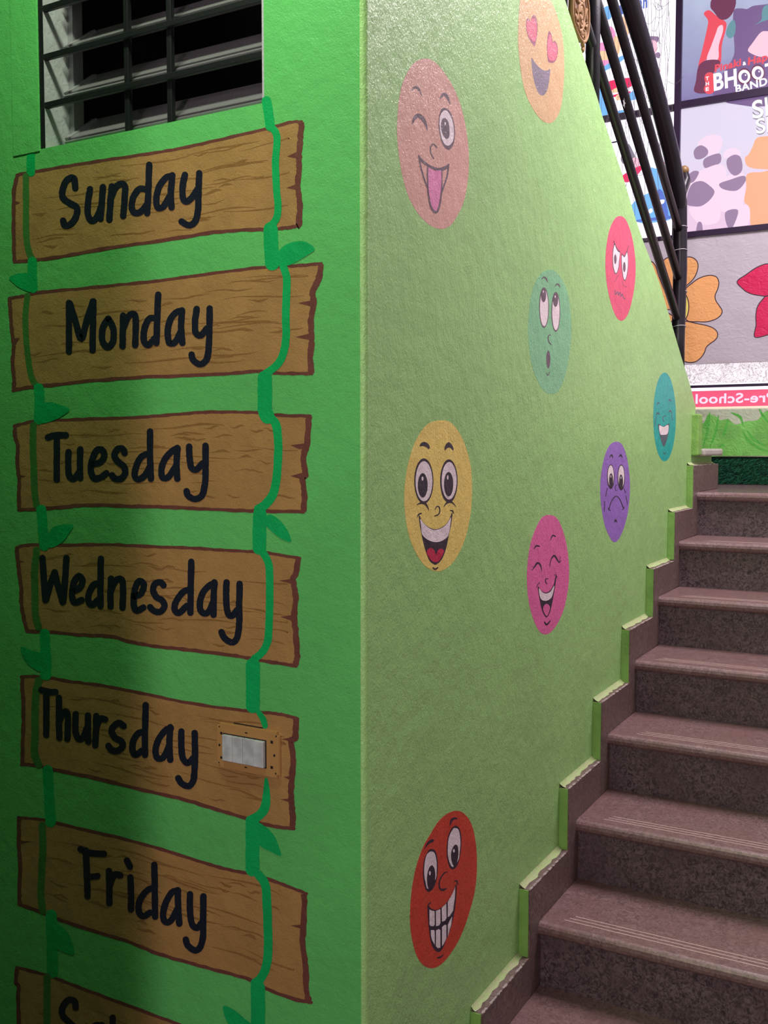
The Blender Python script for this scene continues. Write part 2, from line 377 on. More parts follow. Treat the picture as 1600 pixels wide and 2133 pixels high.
# =================================================================== louvred window with grille
M['iron'] = mat('black iron', rgb(22, 22, 26), 0.42, (90, 0.0008, 1.0))
M['jamb'] = mat('grey white jamb', rgb(186, 174, 190), 0.6, (60, 0.002, 1.0), 0.12, 12)
M['alu'] = mat('aluminium clip', rgb(160, 150, 164), 0.4, None, 0, 6, 0.3)
def glass_mat(name, col, rough, tr):
    m = bpy.data.materials.new(name); m.use_nodes = True; b = m.node_tree.nodes['Principled BSDF']
    b.inputs['Base Color'].default_value = col; b.inputs['Roughness'].default_value = rough
    b.inputs['Transmission Weight'].default_value = tr; b.inputs['IOR'].default_value = 1.5
    return m
M['glass'] = glass_mat('grey louvre glass', rgb(184, 172, 186), 0.2, 0.6)
wn = structure(boxes('window_1', [(0.002, 0.128, WY1 - 0.006, WY1 - 0.0003, WZ0, WZ1), (0.002, 0.128, WY0 + 0.0003, WY0 + 0.006, WZ0, WZ1), (0.06, 0.128, WY0, WY1, WZ0 + 0.0003, WZ0 + 0.006)], M['jamb']))
box('louvre_channel', 0.082, 0.112, WY1 - 0.022, WY1 - 0.006, WZ0 + 0.006, WZ1, M['alu'], wn)
box('louvre_channel', 0.082, 0.112, WY0 + 0.006, WY0 + 0.022, WZ0 + 0.006, WZ1, M['alu'], wn)
for i in range(9):
    zc = 0.735 + 0.1015 * i
    bm = bmesh.new(); bx(bm, -0.066, 0.066, WY0 + 0.008, WY1 - 0.03, -0.0025, 0.0025)
    bmesh.ops.rotate(bm, verts=bm.verts, cent=(0, 0, 0), matrix=Matrix.Rotation(math.radians(-38), 3, 'Y'))
    bmesh.ops.translate(bm, verts=bm.verts, vec=(0.097, 0, zc)); bm_obj('louvre_blade', bm, M['glass'], wn)
    bm = bmesh.new(); bx(bm, -0.05, 0.06, WY1 - 0.034, WY1 - 0.02, -0.009, 0.006)
    bmesh.ops.rotate(bm, verts=bm.verts, cent=(0, 0, 0), matrix=Matrix.Rotation(math.radians(-38), 3, 'Y'))
    bmesh.ops.translate(bm, verts=bm.verts, vec=(0.097, 0, zc)); bm_obj('louvre_clip', bm, M['alu'], wn)
gr = []
for z_ in [on(264, 181, 0, 0.015).z, on(310, 62, 0, 0.015).z]: gr.append(z_)
dz = gr[1] - gr[0]
for i in range(7):
    z_ = gr[0] + dz * i; box('grille_bar', 0.010, 0.020, WY0, WY1, z_ - 0.0065, z_ + 0.0065, M['iron'], wn, 0.0015)
for x_, y_ in ((267, 150), (356, 150)):
    yv = on(x_, y_, 0, 0.026).y; box('grille_bar', 0.020, 0.032, yv - 0.0065, yv + 0.0065, WZ0, WZ1, M['iron'], wn, 0.0015)
yv0 = on(267, 150, 0, 0.026).y; yv1 = on(356, 150, 0, 0.026).y
box('grille_bar', 0.001, 0.009, WY1 - 0.007, WY1 - 0.0008, WZ0, WZ1, M['iron'], wn)

# =================================================================== painted boards on the left wall
Z7 = Z('L', 0, 220, 0.4375); Z8 = Z('L', 0, 820, 0.4375); ZT = Z('L', 0, 1380, 0.4375)
BOARDS = [
 ('Sunday', Z7, 'top of the painted stack, directly under the louvred window',
  [(82,330),(125,322),(165,315),(300,292),(500,260),(740,225),(900,195),(1100,150),(1290,105),(1380,80),(1436,76)],
  [(1436,78),(1432,150),(1424,230),(1426,300),(1418,380),(1428,470),(1424,560),(1416,574)],
  [(1414,574),(1380,580),(1300,588),(1220,590),(1050,600),(850,630),(650,660),(450,690),(300,718),(170,735),(70,744)],
  [(70,742),(66,640),(66,520),(68,400),(84,332)],
  [[(1425,215),(1368,242),(1420,252)],[(1425,368),(1365,392),(1420,402)],[(66,452),(98,462),(70,474)]],
  [[[(360,392),(352,345),(320,355),(300,400),(302,440),(335,465),(368,487),(362,532),(335,566),(310,570),(302,548)]],
   [[(430,398),(422,450),(420,515),(435,546),(460,535),(484,480)],[(492,388),(486,460),(480,538)]],
   [[(534,385),(528,450),(522,542)],[(526,450),(550,392),(580,372),(597,388),(595,440),(588,525)]],
   [[(712,282),(708,400),(702,512)],[(700,400),(665,398),(638,432),(628,480),(642,510),(672,505),(702,470)]],
   [[(815,336),(790,345),(760,385),(746,440),(752,485),(780,480),(810,430)],[(822,332),(815,410),(818,485)]],
   [[(882,330),(872,380),(872,438),(888,458),(915,438),(940,400)],[(950,322),(946,440),(944,500),(930,553),(900,570),(866,552)]]]),
 ('Monday', Z7, 'second from the top, leaf painted at its upper right',
  [(45,918),(120,905),(200,888),(400,870),(600,850),(800,828),(1000,800),(1200,775),(1340,765),(1420,762),(1530,752)],
  [(1530,755),(1516,830),(1490,885),(1494,940),(1482,1020),(1484,1120),(1478,1200),(1484,1274)],
  [(1484,1276),(1440,1275),(1340,1275),(1240,1265),(1100,1275),(900,1285),(700,1292),(500,1305),(300,1325),(200,1335),(120,1345),(64,1356)],
  [(68,1352),(66,1290),(60,1220),(66,1150),(56,1060),(48,960),(46,920)],
  [[(1495,925),(1420,940),(1490,958)],[(1486,1082),(1408,1102),(1486,1118)],[(58,1110),(95,1105),(64,1160)]],
  [[[(330,940),(330,1060),(330,1170)],[(334,942),(362,1030),(388,1110),(415,1020),(444,932)],[(446,932),(444,1050),(442,1163)]],
   [[(516,1015),(490,1060),(490,1120),(515,1150),(540,1120),(540,1060),(518,1015)]],
   [[(588,1000),(586,1080),(585,1145)],[(588,1060),(612,1005),(638,992),(648,1022),(645,1140)]],
   [[(755,900),(750,1010),(746,1130)],[(742,1012),(712,1015),(690,1060),(686,1115),(706,1140),(738,1108)]],
   [[(866,978),(840,985),(812,1020),(800,1080),(808,1130),(836,1125),(862,1075)],[(868,975),(864,1050),(870,1130)]],
   [[(938,968),(930,1030),(934,1082),(958,1094),(985,1062)],[(1000,966),(998,1080),(995,1150),(985,1208),(955,1232),(922,1212),(914,1185)]]]),
 ('Tuesday', Z8, 'third from the top',
  [(68,155),(160,132),(300,125),(500,118),(700,110),(880,95),(1000,88),(1120,88),(1230,90),(1320,102),(1478,107)],
  [(1472,110),(1462,240),(1446,300),(1456,385),(1442,400),(1450,480),(1446,562)],
  [(1446,562),(1300,560),(1210,558),(1100,555),(950,548),(780,540),(600,535),(420,530),(300,540),(200,548),(90,552)],
  [(92,548),(90,480),(92,400),(82,330),(86,250),(72,200),(72,160)],
  [[(1462,235),(1385,245),(1425,264),(1458,262)],[(1456,372),(1385,392),(1450,412)],[(88,386),(125,392),(90,405)]],
  [[[(230,208),(262,198),(315,197)],[(272,205),(272,300),(272,408)]],
   [[(328,278),(326,340),(332,390),(352,404),(378,375)],[(384,265),(382,340),(384,400)]],
   [[(440,335),(478,326),(498,298),(488,268),(462,270),(442,310),(434,365),(450,402),(482,398),(508,378)]],
   [[(595,282),(585,262),(560,265),(546,293),(562,322),(590,345),(598,375),(580,403),(552,405),(535,388)]],
   [[(716,180),(716,300),(720,405)],[(712,285),(676,300),(652,340),(643,388),(660,408),(690,390),(714,350)]],
   [[(848,262),(825,270),(788,310),(770,360),(777,400),(805,395),(838,345)],[(846,258),(842,340),(846,405)]],
   [[(902,252),(904,300),(912,350),(936,362),(965,332)],[(980,248),(980,350),(977,430),(963,485),(930,502),(898,486),(890,464)]]]),
 ('Wednesday', Z8, 'fourth from the top, widest word of the stack',
  [(80,732),(150,720),(300,722),(500,718),(700,727),(900,734),(1050,744),(1200,752),(1300,762),(1428,784)],
  [(1420,790),(1408,860),(1396,885),(1408,960),(1402,1060),(1410,1150),(1416,1250),(1406,1294)],
  [(1410,1296),(1330,1284),(1230,1268),(1100,1245),(900,1220),(750,1205),(620,1180),(520,1155),(400,1150),(230,1135),(130,1132)],
  [(130,1130),(116,1080),(102,1000),(102,950),(92,850),(82,760),(82,736)],
  [[(1408,878),(1330,890),(1400,908)],[(1404,1052),(1335,1062),(1402,1086)],[(88,792),(118,800),(94,806)]],
  [[[(204,782),(210,880),(218,982)],[(220,980),(240,910),(262,850)],[(262,850),(280,920),(300,992)],[(302,990),(312,880),(318,782)]],
   [[(348,938),(380,925),(394,890),(378,868),(355,895),(344,955),(356,993),(390,982)]],
   [[(482,786),(480,900),(480,1010)],[(478,905),(450,908),(427,945),(422,985),(440,1005),(470,980)]],
   [[(530,880),(528,950),(528,1012)],[(530,935),(550,892),(575,882),(587,910),(585,1018)]],
   [[(640,965),(674,950),(686,908),(664,892),(644,930),(638,1000),(652,1033),(684,1018)]],
   [[(780,912),(765,898),(740,905),(730,935),(746,968),(774,985),(784,1013),(765,1038),(736,1035),(716,1016)]],
   [[(912,800),(910,920),(908,1043)],[(905,935),(876,942),(842,985),(832,1023),(852,1045),(890,1010)]],
   [[(1024,905),(1000,912),(966,950),(952,1008),(966,1043),(995,1038),(1018,985)],[(1022,898),(1018,980),(1018,1053)]],
   [[(1080,898),(1078,980),(1086,1043),(1106,1058),(1130,1030)],[(1142,905),(1140,1020),(1140,1100),(1130,1163),(1105,1184),(1072,1165),(1056,1135)]]]),
 ('Thursday', ZT, 'fifth from the top, behind the switch plate',
  [(102,68),(200,68),(320,88),(500,112),(700,152),(900,192),(1100,222),(1250,237),(1340,247),(1418,268)],
  [(1410,270),(1406,360),(1386,372),(1396,450),(1390,560),(1386,640),(1394,720),(1392,788)],
  [(1400,790),(1350,786),(1250,768),(1170,742),(1000,690),(850,645),(650,600),(450,550),(280,515),(180,490),(104,486)],
  [(108,484),(108,400),(112,300),(112,180),(106,120),(108,72)],
  [[(1410,352),(1340,365),(1406,380)],[(1392,538),(1350,545),(1390,562)],[(1388,648),(1335,650),(1388,668)]],
  [[[(198,130),(235,140),(265,140)],[(222,142),(222,250),(222,343)]],
   [[(282,168),(282,270),(284,358)],[(286,275),(300,238),(320,238),(325,272),(322,363)]],
   [[(362,245),(360,320),(375,362),(398,355),(416,310)],[(420,252),(420,330),(422,376)]],
   [[(460,254),(458,330),(455,393)],[(460,305),(478,268),(502,270)]],
   [[(590,302),(570,287),(546,300),(532,325),(550,358),(580,375),(584,400),(560,420),(532,415),(518,396)]],
   [[(695,202),(692,320),(692,440)],[(686,330),(660,337),(637,370),(632,413),(646,440),(676,420)]],
   [[(815,312),(790,322),(757,365),(742,418),(752,455),(780,450),(808,395)],[(812,307),(808,390),(812,463)]],
   [[(865,328),(865,400),(872,455),(895,478),(920,455)],[(928,335),(930,430),(928,500),(922,560),(900,588),(866,575),(850,550)]]]),
 ('Friday', ZT, 'sixth from the top, just under the switch plate',
  [(88,738),(210,750),(300,772),(450,808),(600,842),(800,898),(1000,962),(1120,992),(1220,1012),(1350,1057),(1460,1100)],
  [(1450,1102),(1448,1230),(1442,1330),(1456,1450),(1460,1560),(1472,1612)],
  [(1482,1618),(1400,1602),(1280,1558),(1190,1510),(1050,1470),(900,1430),(750,1385),(600,1325),(450,1280),(300,1230),(200,1190),(92,1150)],
  [(94,1148),(92,1100),(96,980),(90,850),(92,742)],
  [[(92,846),(150,852),(94,864)],[(1448,1246),(1384,1252),(1446,1270)]],
  [[[(385,888),(430,906),(496,910)],[(410,895),(415,1000),(418,1112)],[(418,1022),(465,1016)]],
   [[(520,992),(522,1070),(522,1145)],[(525,1055),(545,1010),(574,1012)]],
   [[(606,942),(620,972)],[(622,1022),(625,1100),(625,1175)]],
   [[(736,962),(738,1080),(740,1210)],[(735,1072),(702,1085),(668,1130),(662,1180),(682,1208),(715,1190)]],
   [[(850,1087),(822,1092),(792,1140),(778,1198),(788,1234),(815,1228),(848,1170)],[(848,1083),(850,1170),(855,1243)]],
   [[(906,1102),(906,1180),(916,1245),(940,1263),(960,1240)],[(970,1112),(968,1220),(968,1300),(955,1353),(930,1370),(896,1347),(886,1318)]]]),
 ('Saturday', ZT, 'lowest of the painted stack',
  [(80,1452),(220,1487),(300,1517),(500,1592),(700,1667),(850,1722),(1050,1800),(1250,1880),(1480,1970)],
  [(1470,1975),(1480,2100),(1470,2300),(1480,2420)],
  [(1480,2420),(1100,2280),(700,2120),(400,2010),(85,1900)],
  [(88,1898),(92,1750),(86,1600),(90,1540),(76,1525),(82,1456)],
  [],
  [[[(362,1642),(356,1612),(326,1607),(300,1640),(300,1680),(340,1720),(372,1760),(350,1800),(308,1790)]],
   [[(484,1727),(452,1730),(428,1770),(422,1830),(450,1835),(480,1780)],[(486,1725),(484,1790),(488,1850)]],
   [[(538,1690),(538,1800),(545,1880)],[(500,1752),(580,1772)]]]),
]
def lerp_line(pl, t):
    """point at fraction t of the x-extent of a polyline running left to right"""
    x = pl[0][0] + (pl[-1][0] - pl[0][0]) * t
    for a, b in zip(pl, pl[1:]):
        if a[0] <= x <= b[0] or b[0] <= x <= a[0]:
            f = (x - a[0]) / (b[0] - a[0]) if b[0] != a[0] else 0; return (x, a[1] + (b[1] - a[1]) * f)
    return pl[-1]
for word, z, where, top, right, bot, left, notch, letters in BOARDS:
    c = z.w(((top[0][0] + top[-1][0]) / 2, (top[len(top) // 2][1] + bot[len(bot) // 2][1]) / 2))
    t = thing('painted_sign', 'brown painted plank lettered ' + word + ', ' + where, 'sign', c, 'days of the week planks')
    if word == 'Saturday': t['label'] = 'brown painted plank whose word begins Sat, lowest of the painted stack'
    fill('plank', z, cr(top) + cr(right)[1:] + cr(bot)[1:] + cr(left)[1:-1], M['wood'], t, 1, False)
    stroke('outline', z, [top], 15, M['wood_edge'], t, 2, False, 0.25); stroke('outline', z, [bot], 17, M['wood_edge'], t, 2, False, 0.25)
    stroke('outline', z, [right], 28, M['wood_edge'], t, 2, False, 0.2, False); stroke('outline', z, [left], 19, M['wood_edge'], t, 2, False, 0.2, False)
    for nn in notch: fill('split', z, nn, M['wood_edge'], t, 3, False, False)
    # brushed grain
    botr = bot[::-1]; lines = []; V, F = [], []
    for i in range(46):
        v = random.uniform(0.08, 0.92); u = random.uniform(0.05, 0.86); ln = random.choice([0.05, 0.07, 0.1, 0.16, 0.26]); pts = []; ws = []
        K = 6; ph = random.uniform(0, 6); wmax = random.uniform(4, 9.5) * (1.5 if ln < 0.09 else 1)
        for k in range(K + 1):
            uu = min(u + ln * k / K, 0.955); a = lerp_line(top, uu); b = lerp_line(botr, uu)
            vv = v + 0.012 * math.sin(ph + 5 * k / K) + random.uniform(-.004, .004)
            pts.append((a[0], a[1] + (b[1] - a[1]) * vv)); ws.append(0.8 + wmax * math.sin(math.pi * (k / K) ** 1.4))
        s, f = strip(z, pts, ws, 2, False, 0.2, False); b0 = len(V); V += s; F += [tuple(q + b0 for q in g) for g in f]
    o = mesh_obj('wood_grain', V, F, M['wood_dark'], t); o['kind'] = 'stuff'
    for L in letters: stroke('letter', z, L, 31, M['navy'], t, 6, False, 0.06)

# painted vines
vr = thing('painted_vine', 'bright green painted vine with leaves down the right ends of the planks', 'vine', Z8.w((1250, 600)), 'painted vines')
for z, pts, wd in [
  (Z7, [(1270,-22),(1280,40),(1288,100)], 46), (Z7, [(1296,104),(1320,150),(1313,270),(1318,400),(1325,480),(1316,540),(1285,576)], 34), (Z7, [(1290,588),(1292,660),(1297,752)], 68),
  (Z7, [(1350,765),(1366,820),(1365,900),(1362,1000),(1363,1100),(1350,1180),(1320,1235),(1266,1276)], 37), (Z7, [(1262,1296),(1262,1380),(1262,1450)], 68),
  (Z8, [(1262,50),(1264,85),(1275,110)], 68), (Z8, [(1270,106),(1312,140),(1325,220),(1325,300),(1318,400),(1300,480),(1262,530),(1230,548)], [40,42,40,40,40,42,44,40]), (Z8, [(1238,572),(1236,650),(1236,735)], 64),
  (Z8, [(1252,755),(1280,810),(1285,900),(1285,1000),(1282,1100),(1275,1180),(1250,1230),(1213,1262)], 36), (Z8, [(1206,1290),(1205,1350),(1205,1440)], 66),
  (ZT, [(1205,10),(1205,100),(1205,208)], 66), (ZT, [(1232,236),(1254,270),(1263,302)], [24,30,26]), (ZT, [(1268,556),(1270,620),(1262,690),(1232,730),(1192,750)], [16,34,44,44,44]),
  (ZT, [(1203,765),(1203,850),(1203,985)], 66), (ZT, [(1232,1010),(1265,1060),(1272,1150),(1276,1250),(1278,1350),(1270,1440),(1245,1500),(1215,1525)], 42), (ZT, [(1228,1545),(1230,1640),(1230,1780)], 68)]:
    vk = vk + 0.15 if 'vk' in dir() else 3.6
    stroke('stem', z, pts, wd, M['vine'], vr, 3.6 + vk % 1.5, False, 0.04)
for z, pts in [(Z7, [(1300,735),(1340,680),(1380,655),(1430,645),(1470,655),(1500,685),(1460,715),(1410,745),(1370,762),(1310,760)]),
  (Z8, [(1250,600),(1290,575),(1340,610),(1375,660),(1385,705),(1340,690),(1300,660),(1265,625)]),
  (ZT, [(1225,765),(1270,785),(1310,830),(1330,880),(1338,920),(1290,900),(1250,880),(1230,850)]),
  (ZT, [(1215,1740),(1160,1690),(1110,1650),(1065,1635),(1070,1680),(1095,1730),(1150,1790),(1210,1810)])]:
    fill('leaf', z, pts, M['vine'], vr, 5.6, True, False)
vl = thing('painted_vine', 'darker painted vine with leaves down the left ends of the planks', 'vine', Z8.w((190, 600)), 'painted vines')
for z, pts, wd, f in [
  (Z7, [(148,236),(147,280),(148,318)], 40, 0), (Z7, [(124,335),(125,450),(125,560),(128,640),(140,700),(155,732)], 30, 1), (Z7, [(155,742),(155,800),(158,870)], 45, 0),
  (Z7, [(132,905),(122,1000),(125,1100),(135,1200),(150,1290),(172,1328)], 28, 1), (Z7, [(185,1345),(190,1400),(188,1463)], 48, 0),
  (Z8, [(188,-10),(188,60),(185,125)], 46, 0), (Z8, [(160,150),(158,250),(162,350),(165,450),(175,532)], 32, 1), (Z8, [(198,552),(205,640),(212,725)], 48, 0),
  (Z8, [(176,745),(166,850),(168,950),(170,1050),(185,1112)], 34, 1), (Z8, [(214,1142),(218,1250),(222,1340)], 48, 0), (ZT, [(222,-30),(222,20),(215,60)], 48, 0),
  (ZT, [(186,85),(172,150),(168,250),(168,350),(165,430),(185,486)], 36, 1), (ZT, [(228,512),(235,640),(242,760)], 50, 0),
  (ZT, [(202,775),(205,880),(200,1000),(195,1100),(205,1182)], 34, 1), (ZT, [(245,1202),(250,1350),(250,1475)], 54, 0), (ZT, [(226,1495),(225,1600),(225,1780)], 34, 1)]:
    vk = vk + 0.15
    stroke('stem', z, pts, wd, M['vine_faint' if f else 'vine'], vl, 3.6 + vk % 1.5, False, 0.04)
for z, pts in [(Z7, [(155,885),(100,870),(70,850),(45,820),(90,800),(150,805)]), (Z8, [(185,70),(230,40),(280,50),(332,75),(300,105),(250,130),(190,138)]),
  (Z8, [(215,720),(245,645),(290,625),(350,625),(330,665),(300,705),(250,732)]), (Z8, [(210,1245),(150,1222),(100,1205),(115,1260),(150,1300),(212,1325)]),
  (ZT, [(255,1240),(310,1270),(340,1320),(355,1390),(310,1380),(262,1345)])]:
    fill('leaf', z, pts, M['vine'], vl, 5.6, True, False)

# switch plate
ZS = Z('L', 420, 1470, 0.15)
sw = thing('switch_plate', 'brown painted switch plate with four grubby white rockers', 'switch', ZS.w((640, 620)))
M['plate'] = mat('brown painted plastic', rgb(176, 130, 82), 0.38)
M['rocker'] = mat('grubby white plastic', rgb(200, 198, 206), 0.35, None, 0.3, 45)
M['hole'] = mat('black recess', rgb(14, 10, 9), 0.9)
p0 = ZS.w((235, 248)); p1 = ZS.w((1112, 990)); pz0 = (ZS.w((240, 850)).z + ZS.w((1110, 1000)).z) / 2; pz1 = (ZS.w((240, 235)).z + ZS.w((1110, 345)).z) / 2
bm = bmesh.new(); bx(bm, -0.0062, -0.0002, p1.y, p0.y, pz0, pz1)
es = [e for e in bm.edges if abs((e.verts[0].co - e.verts[1].co).x) > 0.004]
bmesh.ops.bevel(bm, geom=es, offset=0.007, segments=4, affect='EDGES')
fe = [e for e in bm.edges if all(v.co.x < -0.006 for v in e.verts)]
bmesh.ops.bevel(bm, geom=fe, offset=0.0015, segments=2, affect='EDGES')
bm_obj('plate', bm, M['plate'], sw)
ry0 = ZS.w((338, 560)).y; ry1 = ZS.w((915, 660)).y
rz1 = (ZS.w((338, 385)).z + ZS.w((925, 480)).z) / 2; rz0 = (ZS.w((345, 740)).z + ZS.w((905, 840)).z) / 2
boxes('rocker_surround', [(-0.0072, -0.006, ry1 - 0.002, ry0 + 0.002, rz0 - 0.002, rz1 + 0.002)], M['hole'], sw)
for i in range(4):
    a = ry0 + (ry1 - ry0) * i / 4; b = ry0 + (ry1 - ry0) * (i + 1) / 4
    box('rocker', -0.0135 - (0.001 if i == 3 else 0), -0.006, b + 0.0004, a - 0.0004, rz0, rz1, M['rocker'], sw, 0.0012)
for (x, y, r) in [(272,278,1.6),(268,775,1.6),(1060,415,1.8),(1055,930,1.8),(275,535,2.6),(1035,680,2.6)]:
    q = ZS.w((x, y)); bm = bmesh.new(); bmesh.ops.create_cone(bm, cap_ends=True, segments=12, radius1=r / 1000, radius2=r / 1000, depth=0.0006, matrix=Matrix.Translation((-0.0063, q.y, q.z)) @ Matrix.Rotation(math.pi / 2, 4, 'Y')); bm_obj('screw_hole', bm, M['hole'], sw)
for (x, y, a, b) in [(300,370,2.6,2.6),(300,708,2.6,2.4),(645,367,3.0,1.2),(640,845,3.0,1.2),(1000,495,3,2.8),(1000,845,3,2.8)]:
    q = ZS.w((x, y)); box('slot', -0.0066, -0.006, q.y - a / 1000, q.y + a / 1000, q.z - b / 1000, q.z + b / 1000, M['hole'], sw)
q0 = ZS.w((450, 238)); q1 = ZS.w((860, 308)); mesh_obj('gap', [(-0.0016, q0.y, q0.z - .0012), (-0.0016, q1.y, q1.z - .0012), (-0.0016, q1.y, q1.z + .0012), (-0.0016, q0.y, q0.z + .0012)], [(0, 1, 2, 3)], M['hole'], sw)

# =================================================================== painted faces on the pale wall
FACES = 'round cartoon faces painted on the stair wall'
def face(label, z, outline, skin, c):
    t = thing('painted_smiley', label, 'smiley', z.w(c), FACES); fill('face_disc', z, outline, M[skin], t, 1); return t
def eye(z, t, outl, white, pupil, hl, ink='ink', hs=(10, 22)):
    e = fill('eye', z, outl, M[ink], t, 2, True, False)
    fill('eye_white', z, white, M['lilac'], e, 3, True, False); fill('pupil', z, pupil, M[ink], e, 4, True, False)
    if hl: fill('highlight', z, ellipse(hl, *hs), M['lilac'], e, 5, False, False)
# rose winking
z = Z('E', 800, 100, 0.1876)
t = face('dusty pink winking face sticking its tongue out, highest on the left of the stair wall', z, [(430,120),(520,130),(620,210),(720,350),(800,500),(870,700),(920,950),(940,1150),(940,1350),(920,1550),(880,1720),(820,1850),(740,1970),(640,2010),(540,1985),(430,1900),(340,1780),(260,1620),(200,1400),(160,1150),(145,950),(150,750),(170,540),(210,380),(270,250),(340,160)], 'rose', (540, 1060))
stroke('eyebrow', z, [(305,470),(345,435),(385,460),(420,530)], [8,28,24,5], M['soft_ink'], t, 2); stroke('eyebrow', z, [(620,565),(665,515),(705,550),(735,630)], [10,36,30,6], M['soft_ink'], t, 2)
stroke('winking_eye', z, [(310,845),(350,765),(400,760),(450,820),(485,920)], [8,42,48,36,5], M['soft_ink'], t, 2)
eye(z, t, [(630,690),(680,665),(740,720),(780,850),(785,980),(765,1080),(715,1130),(655,1080),(615,950),(605,820)], [(620,760),(655,700),(690,695),(730,740),(765,840),(775,950),(760,1040),(715,1085),(665,1060),(630,970),(615,860)], [(650,785),(680,780),(715,830),(725,920),(720,990),(690,1010),(655,970),(632,890),(632,830)], (675, 840), 'soft_ink', (9, 18))
stroke('nose', z, [(585,1105),(545,1065),(515,1110),(520,1170),(550,1225)], 14, M['soft_ink'], t, 2)
stroke('mouth', z, [[(380,1190),(420,1250),(500,1310),(600,1350),(680,1330),(720,1290)]], [8,30,26,36,40,12], M['soft_ink'], t, 2)
stroke('mouth', z, [[(385,1200),(410,1330),(450,1470),(485,1560)], [(715,1300),(700,1420),(665,1530),(640,1600)]], 17, M['soft_ink'], t, 2)
tg = fill('tongue', z, [(487,1335),(560,1362),(640,1365),(640,1450),(625,1620),(605,1740),(570,1810),(530,1780),(505,1680),(485,1550),(483,1430)], M['tongue'], t, 2, True, False)
stroke('tongue_outline', z, [(483,1320),(483,1450),(490,1600),(515,1750),(570,1825),(610,1770),(632,1640),(642,1500),(640,1370)], [14,14,16,20,26,20,16,14,12], M['soft_ink'], tg, 3)
# yellow
z = Z('E', 820, 860, 0.1641)
t = face('yellow face with wide eyes and open smile, nearest the corner at mid height', z, [(600,95),(700,110),(790,190),(870,320),(930,480),(980,680),(995,900),(990,1150),(960,1380),(900,1620),(800,1830),(700,1950),(580,2010),(470,1990),(370,1910),(280,1770),(200,1580),(155,1350),(135,1100),(150,850),(190,620),(260,400),(360,220),(470,120)], 'yellow', (570, 1050))
fill('eyebrow', z, [(330,425),(345,385),(390,368),(440,395),(458,435),(445,460),(410,435),(370,420)], M['ink'], t, 2, True, False); fill('eyebrow', z, [(648,480),(648,430),(670,390),(700,372),(735,400),(758,450),(755,480),(725,450),(695,440),(665,460)], M['ink'], t, 2, True, False)
eye(z, t, ellipse((382,865),122,288), ellipse((383,868),107,254), ellipse((366,920),62,155), (362,835), 'ink', (12,26)); eye(z, t, ellipse((700,865),111,275), ellipse((702,862),95,238), ellipse((695,905),58,155), (682,820), 'ink', (11,28))
stroke('cheek_line', z, [(290,1170),(340,1145),(400,1155),(430,1200),(445,1240)], [6,22,28,18,4], M['ink'], t, 2); stroke('cheek_line', z, [(635,1195),(665,1150),(710,1130),(750,1145),(790,1190)], [5,20,28,18,4], M['ink'], t, 2)
stroke('nose', z, [(525,1230),(545,1190),(575,1195),(585,1245),(565,1290),(520,1308)], [8,14,16,14,16,14], M['ink'], t, 2)
stroke('smile_corner', z, [(295,1330),(315,1290),(350,1275)], [4,16,16], M['ink'], t, 2); stroke('smile_corner', z, [(718,1240),(745,1245),(765,1280)], [12,20,6], M['ink'], t, 2)
mo = fill('mouth', z, [(318,1290),(360,1370),(430,1440),(530,1478),(630,1440),(690,1380),(745,1260),(735,1380),(700,1560),(660,1740),(610,1860),(550,1920),(510,1925),(450,1870),(400,1740),(365,1600),(335,1450)], M['ink'], t, 2, True, False)
fill('teeth', z, [(336,1345),(380,1402),(450,1462),(530,1487),(620,1455),(680,1402),(726,1325),(715,1430),(695,1550),(650,1600),(590,1632),(520,1640),(450,1620),(390,1580),(355,1530),(345,1430)], M['lilac'], mo, 3, True, False); fill('tongue', z, [(415,1770),(440,1725),(475,1715),(510,1740),(535,1800),(555,1750),(590,1722),(630,1740),(635,1770),(600,1840),(560,1890),(500,1890),(450,1840)], M['lips'], mo, 4, True, False)
stroke('chin', z, [(497,1965),(525,1985),(560,1965)], [16,24,16], M['ink'], t, 2)
# red
z = Z('E', 830, 1670, 0.1641)
t = face('tilted red face grinning with two rows of teeth, lowest on the stair wall', z, [(740,115),(810,135),(880,200),(940,320),(975,480),(995,680),(995,880),(975,1100),(930,1300),(860,1530),(770,1750),(680,1900),(580,2030),(480,2100),(390,2110),(300,2060),(230,1950),(180,1780),(150,1580),(148,1380),(165,1150),(200,930),(250,740),(320,560),(400,420),(500,260),(600,165),(680,125)], 'red', (570, 1110))
stroke('eyebrow', z, [(655,300),(670,240),(710,210),(742,215)], [10,28,30,14], M['ink'], t, 2); stroke('eyebrow', z, [(330,600),(360,545),(400,505),(432,492)], [5,20,36,38], M['ink'], t, 2)
eye(z, t, [(690,320),(735,305),(775,340),(798,450),(795,580),(775,720),(740,820),(690,858),(650,830),(618,720),(612,590),(625,460),(655,370)], [(690,345),(725,335),(760,355),(780,440),(785,540),(775,640),(760,735),(695,825),(655,790),(628,690),(625,570),(640,450)], [(700,560),(735,545),(755,590),(757,680),(740,770),(715,820),(690,800),(668,730),(668,640)], (700,622), 'ink', (12,22))
eye(z, t, [(380,620),(420,600),(470,625),(495,740),(498,860),(485,980),(445,1090),(390,1142),(345,1110),(315,980),(312,850),(330,720)], [(375,650),(420,630),(460,660),(482,760),(482,880),(470,980),(375,1105),(345,1040),(325,920),(330,780),(350,690)], [(390,830),(425,808),(455,850),(465,940),(450,1040),(410,1110),(375,1090),(360,990),(368,900)], (395,905), 'ink', (12,28))
stroke('nose', z, [[(620,890),(575,910),(530,980),(515,1050),(530,1105),(570,1118),(605,1098)]], [10,16,16,18,22,26,14], M['ink'], t, 2)
